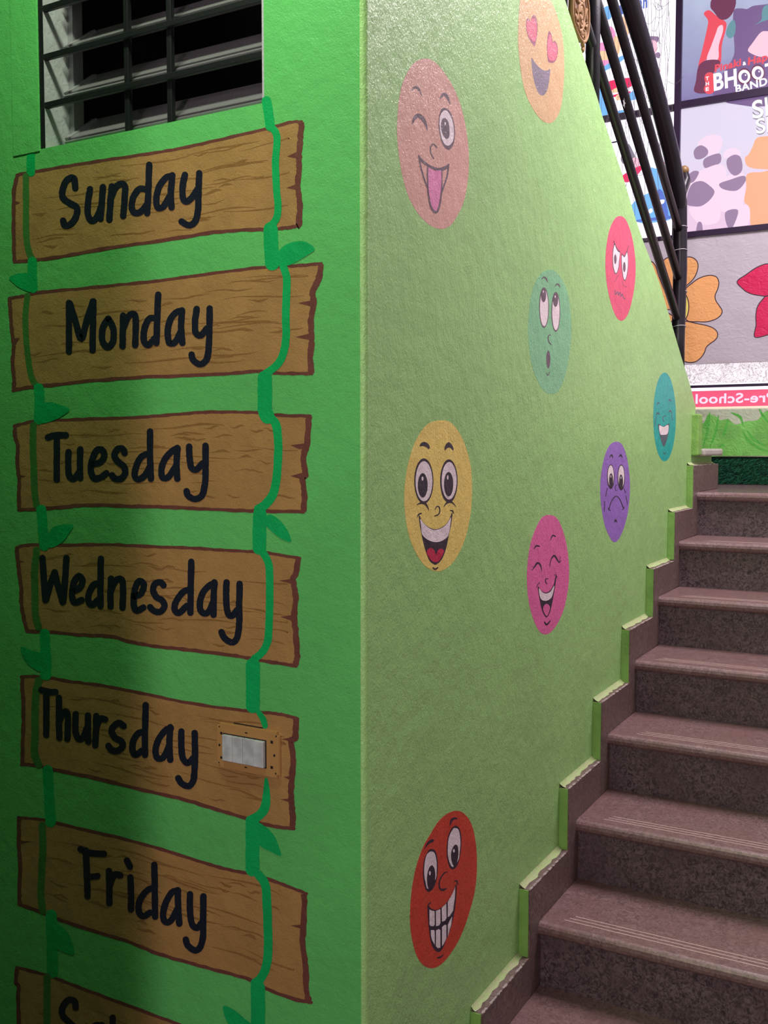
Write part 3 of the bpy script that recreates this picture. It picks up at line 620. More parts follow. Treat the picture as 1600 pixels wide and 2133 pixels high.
mo = fill('mouth', z, [(370,1320),(420,1360),(490,1370),(570,1320),(640,1240),(690,1150),(725,1050),(738,1060),(735,1180),(720,1330),(700,1450),(660,1620),(610,1740),(570,1840),(520,1905),(460,1880),(415,1790),(390,1650),(375,1480)], M['ink'], t, 2, True, False)
for tt in [[(390,1365),(425,1382),(456,1387),(458,1560),(440,1580),(405,1576),(392,1555)], [(472,1385),(530,1362),(532,1540),(515,1568),(475,1580)], [(547,1345),(605,1292),(608,1475),(590,1508),(550,1523)], [(624,1272),(680,1172),(720,1075),(715,1200),(690,1385),(650,1450),(624,1465)], [(407,1628),(450,1628),(458,1650),(458,1815),(425,1758),(410,1700)], [(475,1632),(510,1614),(530,1632),(530,1850),(500,1860),(472,1833)], [(550,1592),(580,1562),(606,1562),(606,1738),(570,1808),(550,1835)], [(624,1562),(650,1503),(680,1455),(668,1560),(640,1658),(624,1715)]]:
    fill('tooth', z, tt, M['lilac'], mo, 3, False, False)
stroke('smile_corner', z, [(365,1330),(385,1297),(410,1277)], [8,14,12], M['ink'], t, 2); stroke('smile_corner', z, [(708,1012),(735,1002),(753,1050)], [10,18,10], M['ink'], t, 2)
stroke('chin', z, [(497,1980),(535,1970),(568,1942)], [18,20,10], M['ink'], t, 2)
# orange, heart eyes
z = Z('E', 1050, 0, 0.1266)
t = face('pale orange face with pink heart eyes, cut off by the top of the picture', z, [(270,-60),(300,-200),(400,-350),(520,-360),(640,-250),(740,-50),(820,120),(900,350),(960,600),(985,900),(990,1200),(970,1500),(940,1750),(870,1930),(780,2020),(700,2020),(600,1960),(500,1830),(400,1650),(330,1450),(280,1200),(250,950),(230,700),(232,450),(245,200)], 'orange', (610, 850))
for o_, i_ in (([(385,300),(415,310),(435,345),(460,270),(490,245),(525,290),(550,400),(545,560),(520,700),(500,765),(460,720),(410,640),(375,540),(360,430),(365,340)], [(380,345),(430,358),(455,312),(500,310),(535,400),(535,540),(510,680),(440,650),(390,560),(368,440)]), ([(740,510),(780,570),(800,685),(830,670),(870,720),(885,830),(870,950),(825,1025),(770,1035),(725,1010),(708,900),(703,750),(715,600)], [(745,570),(775,600),(790,705),(830,700),(865,760),(875,850),(855,960),(800,1000),(740,980),(717,880),(712,720)])):
    h = fill('heart_eye', z, o_, M['heart_edge'], t, 2, True, False); fill('heart_fill', z, i_, M['heart'], h, 3, True, False)
fill('mouth', z, [(450,950),(500,1020),(580,1110),(660,1160),(720,1155),(745,1130),(760,1165),(745,1300),(720,1450),(680,1540),(630,1572),(570,1540),(520,1430),(480,1280),(455,1100)], M['smoke'], t, 2, True, False)
# mint
z = Z('E', 1080, 540, 0.1625)
t = face('mint green face looking up with a small round mouth, middle of the wall', z, [(395,135),(470,155),(560,260),(620,400),(660,600),(678,850),(672,1050),(640,1300),(590,1520),(510,1690),(410,1730),(330,1690),(250,1570),(180,1380),(135,1130),(122,880),(140,620),(180,400),(240,250),(310,165)], 'mint', (400, 930))
stroke('eyebrow', z, [(295,260),(325,230),(355,252),(375,300)], [6,18,22,5], M['soft_ink'], t, 2); stroke('eyebrow', z, [(465,350),(490,320),(515,328),(532,365)], [6,18,20,5], M['soft_ink'], t, 2)
eye(z, t, ellipse((327,620),63,260), ellipse((327,622),53,238), ellipse((320,460),33,90), (317,415), 'soft_ink', (7,15)); eye(z, t, ellipse((478,675),57,255), ellipse((478,677),47,232), ellipse((473,515),33,95), (468,480), 'soft_ink', (7,15))
stroke('nose', z, [(418,980),(395,970),(380,1010),(390,1060),(415,1090)], [8,12,14,14,14], M['soft_ink'], t, 2)
fill('mouth', z, ellipse((382,1285),26,115), M['soft_ink'], t, 2, False, False); stroke('chin', z, [(360,1460),(378,1490),(398,1445)], 10, M['soft_ink'], t, 2)
# coral angry
z = Z('E', 1200, 400, 0.25)
t = face('coral red frowning face with a zigzag mouth, right under the railing', z, [(360,200),(410,225),(455,330),(485,480),(497,640),(485,800),(455,950),(420,1040),(378,1073),(335,1040),(295,940),(262,800),(245,640),(250,480),(275,330),(315,235)], 'coral', (370, 637))
for o_, i_, p_, in (([(320,425),(335,465),(350,490),(368,500),(362,560),(355,640),(335,685),(318,670),(305,610),(303,530),(308,470)], [(322,440),(335,475),(350,498),(364,508),(357,570),(350,635),(334,675),(321,660),(309,605),(307,530),(312,475)], ellipse((326,560),10,40)), ([(380,515),(400,535),(415,510),(425,490),(435,560),(433,640),(422,710),(405,742),(390,710),(380,640),(376,570)], [(383,525),(400,545),(415,522),(424,505),(431,560),(428,638),(418,702),(405,732),(393,702),(384,636),(380,572)], ellipse((401,625),11,42))):
    eye(z, t, o_, i_, p_, None, 'soft_ink')
stroke('frown_line', z, [[(312,405),(335,462),(366,500)], [(438,445),(405,528),(378,512)]], 4, M['soft_ink'], t, 6)
stroke('cheek_line', z, [[(352,690),(338,720),(320,748)], [(385,745),(398,782),(425,792)]], 3.5, M['soft_ink'], t, 2)
stroke('mouth', z, [(325,820),(330,855),(345,830),(352,860),(365,835),(372,870),(385,850),(392,878),(408,890)], 6, M['slate'], t, 2)
# cyan
zc = Z('E', 1240, 720, 0.225)
t = face('small teal laughing face, furthest right beside the landing', zc, ellipse((642,660),105,410), 'cyan', (642, 660))
stroke('eyebrow', zc, [(572,548),(584,528),(596,540)], [4,10,4], M['slate'], t, 2); stroke('eyebrow', zc, [(678,512),(690,500),(702,520)], [4,10,4], M['slate'], t, 2)
stroke('closed_eye', zc, [(565,642),(580,622),(596,640)], [4,14,5], M['slate'], t, 2); stroke('closed_eye', zc, [(678,615),(694,602),(708,628)], [4,14,5], M['slate'], t, 2)
stroke('nose', zc, [(648,648),(628,660),(628,690),(640,702)], 7, M['slate'], t, 2); stroke('laugh_line', zc, [[(568,650),(556,700),(553,748)], [(706,640),(716,690)]], 5, M['slate'], t, 2)
mo = fill('mouth', zc, [(582,726),(632,748),(684,722),(676,820),(652,905),(633,934),(613,890),(596,820)], M['slate'], t, 2, True, False); fill('teeth', zc, [(592,740),(632,752),(676,736),(670,812),(630,826),(600,816)], M['lilac'], mo, 3, True, False)
stroke('chin', zc, [(630,985),(642,1005),(655,985)], 6, M['slate'], t, 2)
# violet
z = Z('E', 1080, 760, 0.2719)
t = face('violet crying face with a downturned mouth, beside the upper steps', z, [(750,588),(800,620),(835,730),(853,870),(853,1000),(835,1150),(800,1270),(765,1340),(735,1358),(705,1330),(665,1240),(638,1110),(627,980),(632,850),(655,720),(695,620)], 'violet', (742, 975))
for ex in ((135,150,163), (220,235,250)): stroke('eyebrow', zc, [(ex[0],1032),(ex[1],1012),(ex[2],1036)], [5,14,6], M['ink'], t, 2)
eye(zc, t, ellipse((143,1213),34,114), ellipse((143,1206),28,98), ellipse((145,1250),18,68), (143,1210), 'ink', (4,12)); eye(zc, t, ellipse((240,1220),34,120), ellipse((240,1213),28,103), ellipse((237,1265),18,72), (236,1222), 'ink', (4,12))
stroke('nose', zc, [(200,1290),(185,1300),(185,1330),(197,1345)], 6, M['ink'], t, 2); stroke('mouth', zc, [(125,1520),(150,1440),(190,1395),(225,1420),(262,1510)], 8, M['ink'], t, 2)
stroke('mouth_corner', zc, [[(118,1502),(128,1520),(142,1526)], [(248,1520),(262,1510),(266,1492)]], 6, M['ink'], t, 2)
stroke('tear', zc, [[(110,1320),(97,1395)], [(88,1440),(82,1535)], [(265,1320),(280,1365)], [(285,1390),(297,1470)]], 6, M['ink'], t, 2); stroke('chin', zc, [(178,1635),(188,1615),(200,1635)], [6,16,6], M['ink'], t, 2)
# magenta
t = face('bright pink laughing face with closed lashes, beside the middle steps', z, [(235,1150),(290,1170),(330,1240),(365,1360),(385,1500),(388,1630),(375,1750),(345,1880),(300,1980),(250,2045),(205,2065),(160,2040),(115,1950),(80,1820),(65,1670),(70,1520),(90,1380),(130,1260),(180,1170)], 'magenta', (225, 1610))
stroke('eyebrow', z, [(118,1412),(135,1387),(160,1390)], [3,12,10], M['ink'], t, 2); stroke('eyebrow', z, [(243,1345),(262,1307),(282,1315)], [3,11,9], M['ink'], t, 2)
stroke('closed_eye', z, [(178,1580),(168,1535),(145,1517),(125,1545),(103,1574)], [4,12,15,9,5], M['ink'], t, 2); stroke('closed_eye', z, [(240,1545),(250,1490),(275,1462),(295,1490),(312,1514),(327,1498)], [4,7,13,12,7,4], M['ink'], t, 2)
stroke('eyelash', z, [[(122,1548),(105,1545)], [(312,1512),(322,1470)]], 3.5, M['ink'], t, 2)
stroke('nose', z, [(226,1637),(208,1642),(208,1665),(218,1678)], 7, M['ink'], t, 2)
mo = fill('mouth', z, [(148,1695),(175,1730),(210,1745),(245,1725),(270,1680),(285,1612),(292,1620),(280,1700),(268,1770),(255,1840),(240,1900),(215,1934),(190,1905),(170,1840),(156,1760)], M['ink'], t, 2, True, False)
fill('teeth', z, [(156,1712),(180,1740),(212,1752),(248,1733),(273,1690),(266,1740),(253,1780),(225,1803),(190,1806),(166,1783)], M['lilac'], mo, 3, True, False); fill('tongue', z, [(188,1868),(200,1838),(222,1832),(240,1855),(238,1880),(222,1920),(205,1915)], M['magenta'], mo, 3, True, False)
stroke('smile_corner', z, [[(138,1702),(148,1682),(162,1668)], [(274,1612),(285,1606),(295,1625)]], 5, M['ink'], t, 2); stroke('chin', z, [(200,1970),(215,1990),(243,1962)], [10,14,8], M['ink'], t, 2)

# =================================================================== stair railing
YP = 0.06
M['black_paint'] = mat('black enamel', rgb(30, 24, 36), 0.35, (60, 0.0006, 1.0))
M['knob'] = mat('brown wood knob', rgb(120, 88, 50), 0.45)
M['wire'] = mat('pale wire tie', rgb(190, 180, 190), 0.5)
M['tape'] = mat('grey tape', rgb(120, 116, 122), 0.6)
def R_(x, y): return on(x, y, 1, YP)
b1 = R_(1416, 560); b1.z = 0.30
rl = thing('stair_railing', 'black iron stair railing with three sloping bars on top of the pale wall', 'railing', (b1.x, YP, 0.4))
def ext(pts, back):
    a, b = R_(*pts[0]), R_(*pts[1]); return [a + (a - b).normalized() * back] + [R_(*p) for p in pts]
D = ext([(1311, 0), (1342, 103), (1370, 206), (1398, 318)], 0.9)
end = R_(1414, 402); ptop = R_(1416, 430)
tube_obj('handrail', [D[0], D[1], D[2], D[3], D[4], end, end + Vector((0.012, 0, -0.05)), ptop], [0.032] * 5 + [0.031, 0.029, 0.027], M['black_paint'], rl, 20)
tube_obj('post', [R_(1412, 392), R_(1416, 420), R_(1417, 560), R_(1413, 700), R_(1412, 790)], [0.024, 0.030, 0.0285, 0.027, 0.027], M['black_paint'], rl, 20)
for y_ in (474, 522, 608, 680):
    p = R_(1416.5 if y_ < 620 else 1413.5, y_); bm = bmesh.new()
    ring = [p + Vector((0.0302 * math.cos(a), 0.0302 * math.sin(a), 0.002 * math.sin(a * 2))) for a in [2 * math.pi * k / 24 for k in range(25)]]
    tube(bm, ring, 0.0013, 6); bm_obj('wire_ring', bm, M['wire'], rl, True)
for pts in ([(1256, 168), (1291, 254), (1328, 388), (1360, 500), (1387, 587), (1410, 660)], [(1260, 62), (1294, 155), (1325, 240), (1359, 371), (1390, 490), (1413, 577)], [(1275, 0), (1311, 103), (1342, 206), (1376, 344), (1389, 400), (1416, 483)]):
    P = ext(pts, 0.9)
    # straighten to one line
    a, b = P[1], P[-1]; d = (b - a); tube_obj('rail_bar', [a - d.normalized() * 0.9, a, a + d * 0.5, b], 0.0165, M['black_paint'], rl, 14)
pb = R_(1236, 330); tube_obj('post', [Vector((R_(1236, 30).x, YP, 0.85)), Vector((R_(1236, 30).x, YP, 1.85))], 0.0225, M['black_paint'], rl, 18)
kp = on(1425.5, 355, 1, 0.13)
bm = bmesh.new(); bmesh.ops.create_uvsphere(bm, u_segments=16, v_segments=12, radius=0.021, matrix=Matrix.Translation(kp)); bm_obj('knob', bm, M['knob'], rl, True)
tube_obj('knob_stem', [kp, kp + Vector((0, -0.01, -0.05)), Vector((ptop.x, YP + 0.02, ptop.z - 0.02))], [0.017, 0.02, 0.02], M['black_paint'], rl, 12)
# star shaped bit of tape on the middle bar
sp = on(1300, 215, 1, YP - 0.0142)
mesh_obj('tape_scrap', [sp + Vector((r * math.cos(a), -0.0004, r * math.sin(a))) for a, r in [(2 * math.pi * k / 10 + 0.3, 0.018 if k % 2 == 0 else 0.008) for k in range(10)]], [tuple(range(10))], M['tape'], rl)

# carved golden medallion hanging on the railing
M['gold'] = mat('carved golden brown plastic', rgb(150, 112, 78), 0.7, None, 0.2, 40, 0.0, 0.2)
M['gold_dark'] = mat('shaded recess brown', rgb(92, 62, 40), 0.8)
YM = 0.028
ZMd = lambda a, b, y=YM: on(1160 + a * 0.1125, b * 0.1125, 1, y)
md = thing('carved_medallion', 'golden brown carved oval medallion hanging behind the top of the pale wall', 'ornament', ZMd(430, 380))
mo_ = [(300,-250),(290,0),(285,200),(300,380),(340,520),(395,660),(440,740),(490,780),(530,750),(565,660),(580,520),(588,350),(580,150),(560,0),(520,-250)]
def slab(name, pts, y0, y1, m, parent, smooth=True):
    P = cr(pts, True, 4) if smooth else pts
    Q = [ZMd(*p) for p in P]
    return prism_y(name, [(q.x, q.z) for q in Q], y0, y1, m, parent)
slab('back_panel', mo_, YM, YM + 0.012, M['gold_dark'], md)
def tube_line(name, pts, r, m, parent, closed=False):
    P = cr(pts, closed, 5); Q = [ZMd(*p) for p in P]
    if closed: Q.append(Q[0])
    bm = bmesh.new(); tube(bm, Q, r, 8); return bm_obj(name, bm, m, parent, True)
tube_line('rim', mo_, 0.0055, M['gold'], md, True)
tube_line('inner_rim', [(325,-200),(325,100),(335,330),(370,500),(420,630),(480,720),(530,680),(550,520),(556,350),(548,150),(520,-50)], 0.003, M['gold'], md)
for l in ([(380,260),(400,120),(440,70),(480,110),(500,240),(490,400),(450,500),(400,420),(380,260)], [(410,240),(425,160),(450,150),(465,220),(455,330),(430,360)], [(330,150),(370,260),(360,360),(330,300)], [(540,180),(520,280),(545,360)], [(380,420),(400,560),(450,560),(500,440)], [(430,570),(440,680),(470,690)], [(480,560),(510,620),(490,690)], [(340,-60),(380,20),(420,60)], [(460,60),(500,-20),(520,-80)], [(390,520),(380,470),(350,440)], [(520,520),(545,470),(540,420)]):
    tube_line('carved_scroll', l, 0.006, M['gold'], md)
for c_ in ((440, 200), (430, 330), (455, 430), (345, 320), (535, 330), (460, 620), (500, 640)):
    q = ZMd(*c_); bm = bmesh.new(); bmesh.ops.create_uvsphere(bm, u_segments=12, v_segments=8, radius=1, matrix=Matrix.Translation(q) @ Matrix.Diagonal((0.011, 0.006, 0.011, 1))); bm_obj('carved_petal', bm, M['gold'], md, True)
tube_line('drop', [(480,770),(475,820),(490,880),(470,950)], 0.006, M['gold'], md)

# =================================================================== back window, posters
M['bar'] = mat('dark window bar', rgb(44, 26, 56), 0.4)
zr = [on(1600, 470, 0, XB).z, on(1600, 191, 0, XB).z]; Z1, Z2 = 1.105, 1.758
yv = on(1412, 250, 0, XB).y
wn2 = structure(boxes('window_2', [(XB - 0.012, XB + 0.03, YR, yv, Z1 - 0.020, Z1 + 0.008), (XB - 0.012, XB + 0.03, YR, yv, Z2 - 0.018, Z2 + 0.018), (XB - 0.016, XB + 0.03, yv - 0.016, yv + 0.016, Z1 - 0.02, 2.62), (XB - 0.012, XB + 0.03, YR, 1.3, 2.58, 2.62), (XB - 0.012, XB + 0.03, -0.62, -0.585, Z1, 2.6)], M['bar']))
M['thin_bar'] = mat('thin dark bar', rgb(70, 60, 72), 0.5)
box('window_bar', XB - 0.006, XB + 0.03, yv + 0.016, 1.3, Z2 - 0.024, Z2 + 0.012, M['thin_bar'], wn2)
box('window_bar', XB - 0.006, XB + 0.03, yv + 0.016, 1.3, Z1 - 0.018, Z1 + 0.0, M['thin_bar'], wn2)
for i in range(26):
    for zz in (Z2 - 0.006, Z1 - 0.009):
        yy = yv + 0.03 + i * 0.045; box('bar_clip', XB - 0.008, XB - 0.0055, yy, yy + 0.014, zz - 0.009, zz + 0.009, M['bar'], wn2)
def G(name, c, s): M[name] = glow(name + ' backlit print', rgb(*c), s); return M[name]
for n_, c_, s_ in [('paper', (252, 244, 255), 1.35), ('paper_r', (232, 218, 242), 0.95), ('blue_bg', (184, 196, 232), 0.85), ('blue_deep', (128, 130, 196), 0.8), ('p_red', (240, 84, 100), 0.9), ('p_pink', (250, 196, 214), 1.0), ('p_purple', (132, 104, 156), 0.75), ('p_teal', (112, 160, 172), 0.8), ('p_brown', (130, 66, 100), 0.7), ('p_white', (250, 244, 252), 1.1), ('p_mauve', (166, 138, 174), 0.8), ('p_cream', (244, 214, 236), 0.95), ('p_orange', (250, 176, 140), 0.95), ('l_red', (240, 50, 100), 1.1), ('l_blue', (120, 180, 236), 1.1), ('l_dblue', (96, 120, 206), 1.0), ('l_pink', (246, 150, 200), 1.15), ('l_peach', (252, 200, 160), 1.15), ('l_ink', (70, 56, 84), 0.5), ('l_grey', (150, 140, 156), 0.8), ('sign_red', (246, 92, 128), 0.95), ('sign_letters', (255, 214, 236), 1.05), ('sign_cream', (255, 214, 190), 1.1)]: G(n_, c_, s_)
def sheet(name, y0, y1, z0, z1, m, parent, x=XB + 0.004, th=0.004):
    return box(name, x, x + th, y0, y1, z0, z1, m, parent)
def vert_grad(name, c0, c1, z0, z1, s):
    m = bpy.data.materials.new(name); m.use_nodes = True; nt = m.node_tree; b = nt.nodes['Principled BSDF']
    g = nt.nodes.new('ShaderNodeNewGeometry'); sp_ = nt.nodes.new('ShaderNodeSeparateXYZ'); mr = nt.nodes.new('ShaderNodeMapRange')
    nz = nt.nodes.new('ShaderNodeTexNoise'); nz.inputs['Scale'].default_value = 6
    nt.links.new(g.outputs['Position'], sp_.inputs[0]); nt.links.new(sp_.outputs[2], mr.inputs[0]); mr.inputs[1].default_value = z0; mr.inputs[2].default_value = z1
    nt.links.new(g.outputs['Position'], nz.inputs['Vector'])
    ad = nt.nodes.new('ShaderNodeMath'); ad.operation = 'MULTIPLY_ADD'; ad.inputs[1].default_value = 0.5; nt.links.new(nz.outputs['Fac'], ad.inputs[0])
    sb = nt.nodes.new('ShaderNodeMath'); sb.operation = 'SUBTRACT'; sb.inputs[1].default_value = 0.25; nt.links.new(mr.outputs[0], sb.inputs[0]); nt.links.new(sb.outputs[0], ad.inputs[2])
    mx = nt.nodes.new('ShaderNodeMixRGB'); mx.inputs[1].default_value = c0; mx.inputs[2].default_value = c1; nt.links.new(ad.outputs[0], mx.inputs[0])
    nt.links.new(mx.outputs[0], b.inputs['Emission Color']); b.inputs['Emission Strength'].default_value = s; b.inputs['Base Color'].default_value = (0.06, 0.06, 0.07, 1)
    return m
PLANE['B'] = XB + 0.004
def text(name, body, z, p, xend, cap, m, parent, lay, tilt=0.0, bold=0.0, shear=0.0, mirror=False):
    """flat lettering on the back wall, fitted between two surveyed points and to a surveyed capital height"""
    cu = bpy.data.curves.new(name, 'FONT'); cu.body = body; cu.size = 1.0; cu.offset = bold; cu.shear = shear; cu.fill_mode = 'FRONT'; cu.space_character = 1.06
    tmp = bpy.data.objects.new(name, cu); C.objects.link(tmp); dg = bpy.context.evaluated_depsgraph_get(); dg.update()
    me = bpy.data.meshes.new_from_object(tmp.evaluated_get(dg)); bpy.data.objects.remove(tmp)
    lay = coat(lay); o0 = z.w(p, lay * 0.0004); off = rootloc(parent); s = 1 if mirror else -1
    xs = [v.co.x for v in me.vertices]; x0 = min(xs); wid = abs(z.w((xend, p[1])).y - o0.y); hgt = abs(z.w((p[0], p[1] - cap)).z - o0.z)
    kx = wid / (max(xs) - x0); ky = hgt / 0.73; ct, stt = math.cos(tilt), math.sin(tilt)
    for v in me.vertices:
        x, y = (v.co.x - x0) * kx, v.co.y * ky
        v.co = Vector((o0.x, o0.y + s * (x * ct - y * stt), o0.z + x * stt + y * ct)) - off
    me.materials.append(m); ob = bpy.data.objects.new(name, me); C.objects.link(ob); ob.parent = parent; return ob

ZH = Z('B', 1400, 0, 0.125)
p1_ = thing('backlit_poster', 'backlit blue poster with white block title letters, upper right window pane', 'poster', (XB, -0.13, 2.17), 'backlit window posters')
sheet('printed_sheet', -0.585, yv - 0.016, Z2 + 0.018, 2.58, vert_grad('blue night print', rgb(120, 104, 172), rgb(196, 208, 236), 1.76, 2.35, 0.85), p1_)
def ph(name, z, pts, m, par, lay, sm=True): return fill(name, z, pts, M[m], par, lay, sm, False)
ph('printed_shape', ZH, [(1030,180),(1150,140),(1250,150),(1350,100),(1500,80),(1700,60),(2000,60),(2000,1640),(700,1640),(1000,1000),(1040,800),(1020,500)], 'p_purple', p1_, 1)
ph('printed_shape', ZH, [(1380,420),(1480,370),(1600,330),(1800,280),(1800,80),(1560,90),(1500,200),(1490,330)], 'p_teal', p1_, 2)
ph('printed_shape', ZH, [(900,560),(940,420),(1020,330),(1060,420),(1040,580),(960,640)], 'p_teal', p1_, 2)
ph('printed_shape', ZH, [(530,230),(620,170),(760,280),(880,350),(910,420),(880,560),(830,760),(810,1050),(700,990),(560,1000),(440,1110),(500,850),(580,500),(600,340)], 'p_red', p1_, 3)
ph('printed_shape', ZH, [(770,450),(840,420),(850,520),(780,760),(765,990),(580,1000),(660,750),(730,560)], 'p_pink', p1_, 4)
ph('printed_shape', ZH, [(640,110),(700,-40),(1040,-40),(1040,160),(930,310),(800,320),(700,200)], 'p_brown', p1_, 4)
ph('printed_shape', ZH, [(440,1110),(560,1010),(770,1000),(800,1080),(700,1200),(640,1500),(520,1560),(370,1520),(400,1350)], 'p_brown', p1_, 4)
ph('printed_shape', ZH, [(1270,820),(1340,720),(1480,540),(1600,520),(1800,520),(1800,900),(1500,950),(1300,880)], 'p_pink', p1_, 3)
ph('red_badge', ZH, [(540,1290),(580,1220),(660,1210),(730,1260),(720,1360),(690,1400),(710,1500),(660,1560),(580,1560),(530,1490),(560,1400)], 'p_red', p1_, 6)
for i, ch in enumerate('THE'): text('letter', ch, ZH, (565, 1345 + 88 * i), 618, 62, M['p_white'], p1_, 7, 0.05, 0.03)
text('title_lettering', 'Pinaki', ZH, (712, 1205), 1160, 122, M['p_red'], p1_, 7, 0.08, 0.035, 0.1); text('title_lettering', '&', ZH, (1180, 1095), 1240, 62, M['p_white'], p1_, 7, 0.07, 0.03); text('title_lettering', 'Happ', ZH, (1265, 1088), 1700, 125, M['p_red'], p1_, 7, 0.08, 0.035, 0.1)
text('title_lettering', 'BH', ZH, (700, 1510), 1085, 285, M['p_white'], p1_, 7, 0.06, 0.03)
for c_, r_ in (((1205, 1275), 100), ((1430, 1215), 100)):
    d_ = fill('title_lettering', ZH, ellipse(c_, r_ * 1.0, r_ * 1.12), M['p_white'], p1_, 8, False, False); fill('letter_ring', ZH, ellipse((c_[0] + 5, c_[1] + 5), r_ * 0.55, r_ * 0.68), M['p_purple'], d_, 9, False, False); fill('letter_dot', ZH, ellipse((c_[0] + 22, c_[1] - 22), r_ * 0.12, r_ * 0.14), M['p_white'], d_, 10, False, False)
ph('title_shadow', ZH, ellipse((1205, 1275), 118, 142), 'p_brown', p1_, 5, False); ph('title_shadow', ZH, ellipse((1430, 1215), 118, 145), 'p_brown', p1_, 5, False)
text('title_lettering', 'T', ZH, (1555, 1310), 1750, 250, M['p_white'], p1_, 7, 0.06, 0.03)
text('title_lettering', 'BANDI', ZH, (1065, 1548), 1640, 128, M['p_white'], p1_, 7, 0.09, 0.03)

ZQ = Z('B', 1400, 200, 0.1407)
p2_ = thing('backlit_poster', 'backlit pale lilac poster with soft rounded shapes, lower right window pane', 'poster', (XB, -0.13, 1.43), 'backlit window posters')
sheet('printed_sheet', -0.585, yv - 0.016, Z1 + 0.008, Z2 - 0.018, vert_grad('lilac print', rgb(246, 206, 236), rgb(232, 222, 246), 1.12, 1.5, 0.88), p2_)
# plain generic blobs in the colours of the picture printed there
for pts, m_, l_ in [([(380,720),(430,640),(560,580),(700,590),(745,660),(720,780),(640,870),(540,880),(440,800)], 'p_cream', 1), ([(320,840),(350,770),(430,730),(520,780),(530,860),(440,930),(350,930)], 'p_mauve', 2), ([(480,930),(700,850),(720,980),(600,1040),(480,1060)], 'p_mauve', 1),
  ([(260,1300),(340,1160),(480,1080),(700,1010),(800,1100),(780,1400),(720,1600),(500,1650),(300,1600)], 'p_cream', 1), ([(230,1450),(300,1300),(440,1260),(560,1330),(630,1420),(560,1540),(430,1630),(300,1630),(220,1600)], 'p_mauve', 2), ([(240,1180),(320,1110),(400,1130),(330,1260),(260,1280)], 'p_mauve', 2),
  ([(250,1660),(450,1640),(640,1580),(720,1700),(680,1860),(500,1910),(350,1850)], 'p_cream', 2), ([(760,880),(800,800),(900,770),(1000,810),(1010,880),(900,890),(790,920)], 'p_cream', 2), ([(820,930),(920,870),(1010,900),(1045,1030),(1020,1130),(930,1180),(850,1120),(810,1020)], 'p_mauve', 3),
  ([(800,1200),(1040,1140),(1090,1300),(1060,1560),(1000,1700),(800,1720),(700,1660),(730,1400)], 'p_cream', 2), ([(700,1300),(860,1240),(1060,1180),(1090,1260),(960,1400),(760,1380)], 'p_mauve', 3), ([(790,1720),(980,1690),(900,1940),(820,1930)], 'p_mauve', 2), ([(380,1880),(440,1880),(450,2040),(360,2060)], 'p_mauve', 3),
  ([(1190,760),(1240,640),(1330,600),(1500,640),(1500,1040),(1300,1080),(1120,1040),(1080,920),(1130,870)], 'p_orange', 3), ([(1110,1160),(1300,1130),(1500,1180),(1500,1960),(1190,1960),(1150,1660),(1070,1560),(1100,1350)], 'p_orange', 3), ([(1000,1640),(1140,1620),(1160,1760),(1100,1930),(900,1930)], 'p_cream', 1)]:
    ph('printed_shape', ZQ, pts, m_, p2_, l_)
for s_, p_, xe, cp in (('S', (1200, 345), 1365, 275), ('H', (1392, 300), 1580, 290), ('S', (1255, 568), 1395, 235), ('H', (1415, 540), 1570, 240)):
    text('title_lettering', s_, ZQ, p_, xe, cp, M['l_grey'], p2_, 2, 0.1, 0.05); text('title_lettering', s_, ZQ, (p_[0], p_[1] - 6), xe - 4, cp - 6, M['p_white'], p2_, 4, 0.1, 0.015)

# white posters left of the upright bar
ZL = Z('B', 1160, 0, 0.1125); ZN = Z('B', 1240, 200, 0.15)
p3_ = thing('backlit_poster', 'overexposed white backlit poster with pink and blue patches, upper pane behind the railing', 'poster', (XB, 0.75, 2.17), 'backlit window posters')
sheet('printed_sheet', yv + 0.016, 1.3, Z2 + 0.012, 2.58, M['paper'], p3_)
for pts, m_, l_ in [([(870,150),(1000,120),(1010,330),(900,350)], 'l_blue', 1), ([(1150,120),(1230,90),(1240,240),(1170,260)], 'l_dblue', 1), ([(940,520),(1020,500),(1080,600),(1060,780),(980,800)], 'l_pink', 1), ([(1210,340),(1290,330),(1330,620),(1250,650)], 'l_peach', 1), ([(760,820),(900,790),(930,960),(780,960)], 'l_pink', 1), ([(760,960),(950,960),(970,1120),(800,1150)], 'l_peach', 1), ([(1050,720),(1130,680),(1180,900),(1110,1020)], 'l_peach', 1), ([(820,1130),(980,1120),(960,1220),(850,1240)], 'l_pink', 1), ([(860,1240),(1250,1010),(1230,1110),(900,1310)], 'l_blue', 1), ([(930,1520),(1340,1440),(1480,1500),(1300,1640),(990,1680)], 'l_red', 1), ([(1010,1680),(1130,1620),(1140,1700),(1040,1720)], 'l_peach', 2), ([(1010,1770),(1340,1690),(1340,1740),(1040,1800)], 'l_red', 1), ([(1090,1790),(1160,1740),(1180,1840),(1110,1860)], 'l_peach', 1), ([(1310,1760),(1500,1650),(1540,1800),(1350,1860)], 'l_blue', 1), ([(760,1600),(860,1700),(960,2100),(800,2100)], 'l_blue', 1), ([(1120,2060),(1260,2040),(1260,2130),(1140,2140)], 'l_blue', 1), ([(1500,1080),(1560,1060),(1620,1250),(1570,1300)], 'l_pink', 1)]:
    ph('printed_shape', ZL, pts, m_, p3_, l_)
ZR2 = Z('B', 1290, 0, 0.1172)
ph('printed_shape', ZR2, [(480,660),(690,650),(700,720),(650,780),(560,800)], 'p_mauve', p3_, 1); ph('printed_shape', ZR2, [(690,925),(735,975),(700,1040),(625,985)], 'p_mauve', p3_, 2); ph('printed_shape', ZR2, [(520,720),(660,740),(670,900),(600,1000),(540,880)], 'p_pink', p3_, 1); ph('printed_shape', ZR2, [(610,1160),(730,1250),(690,1310),(630,1280)], 'p_red', p3_, 1)
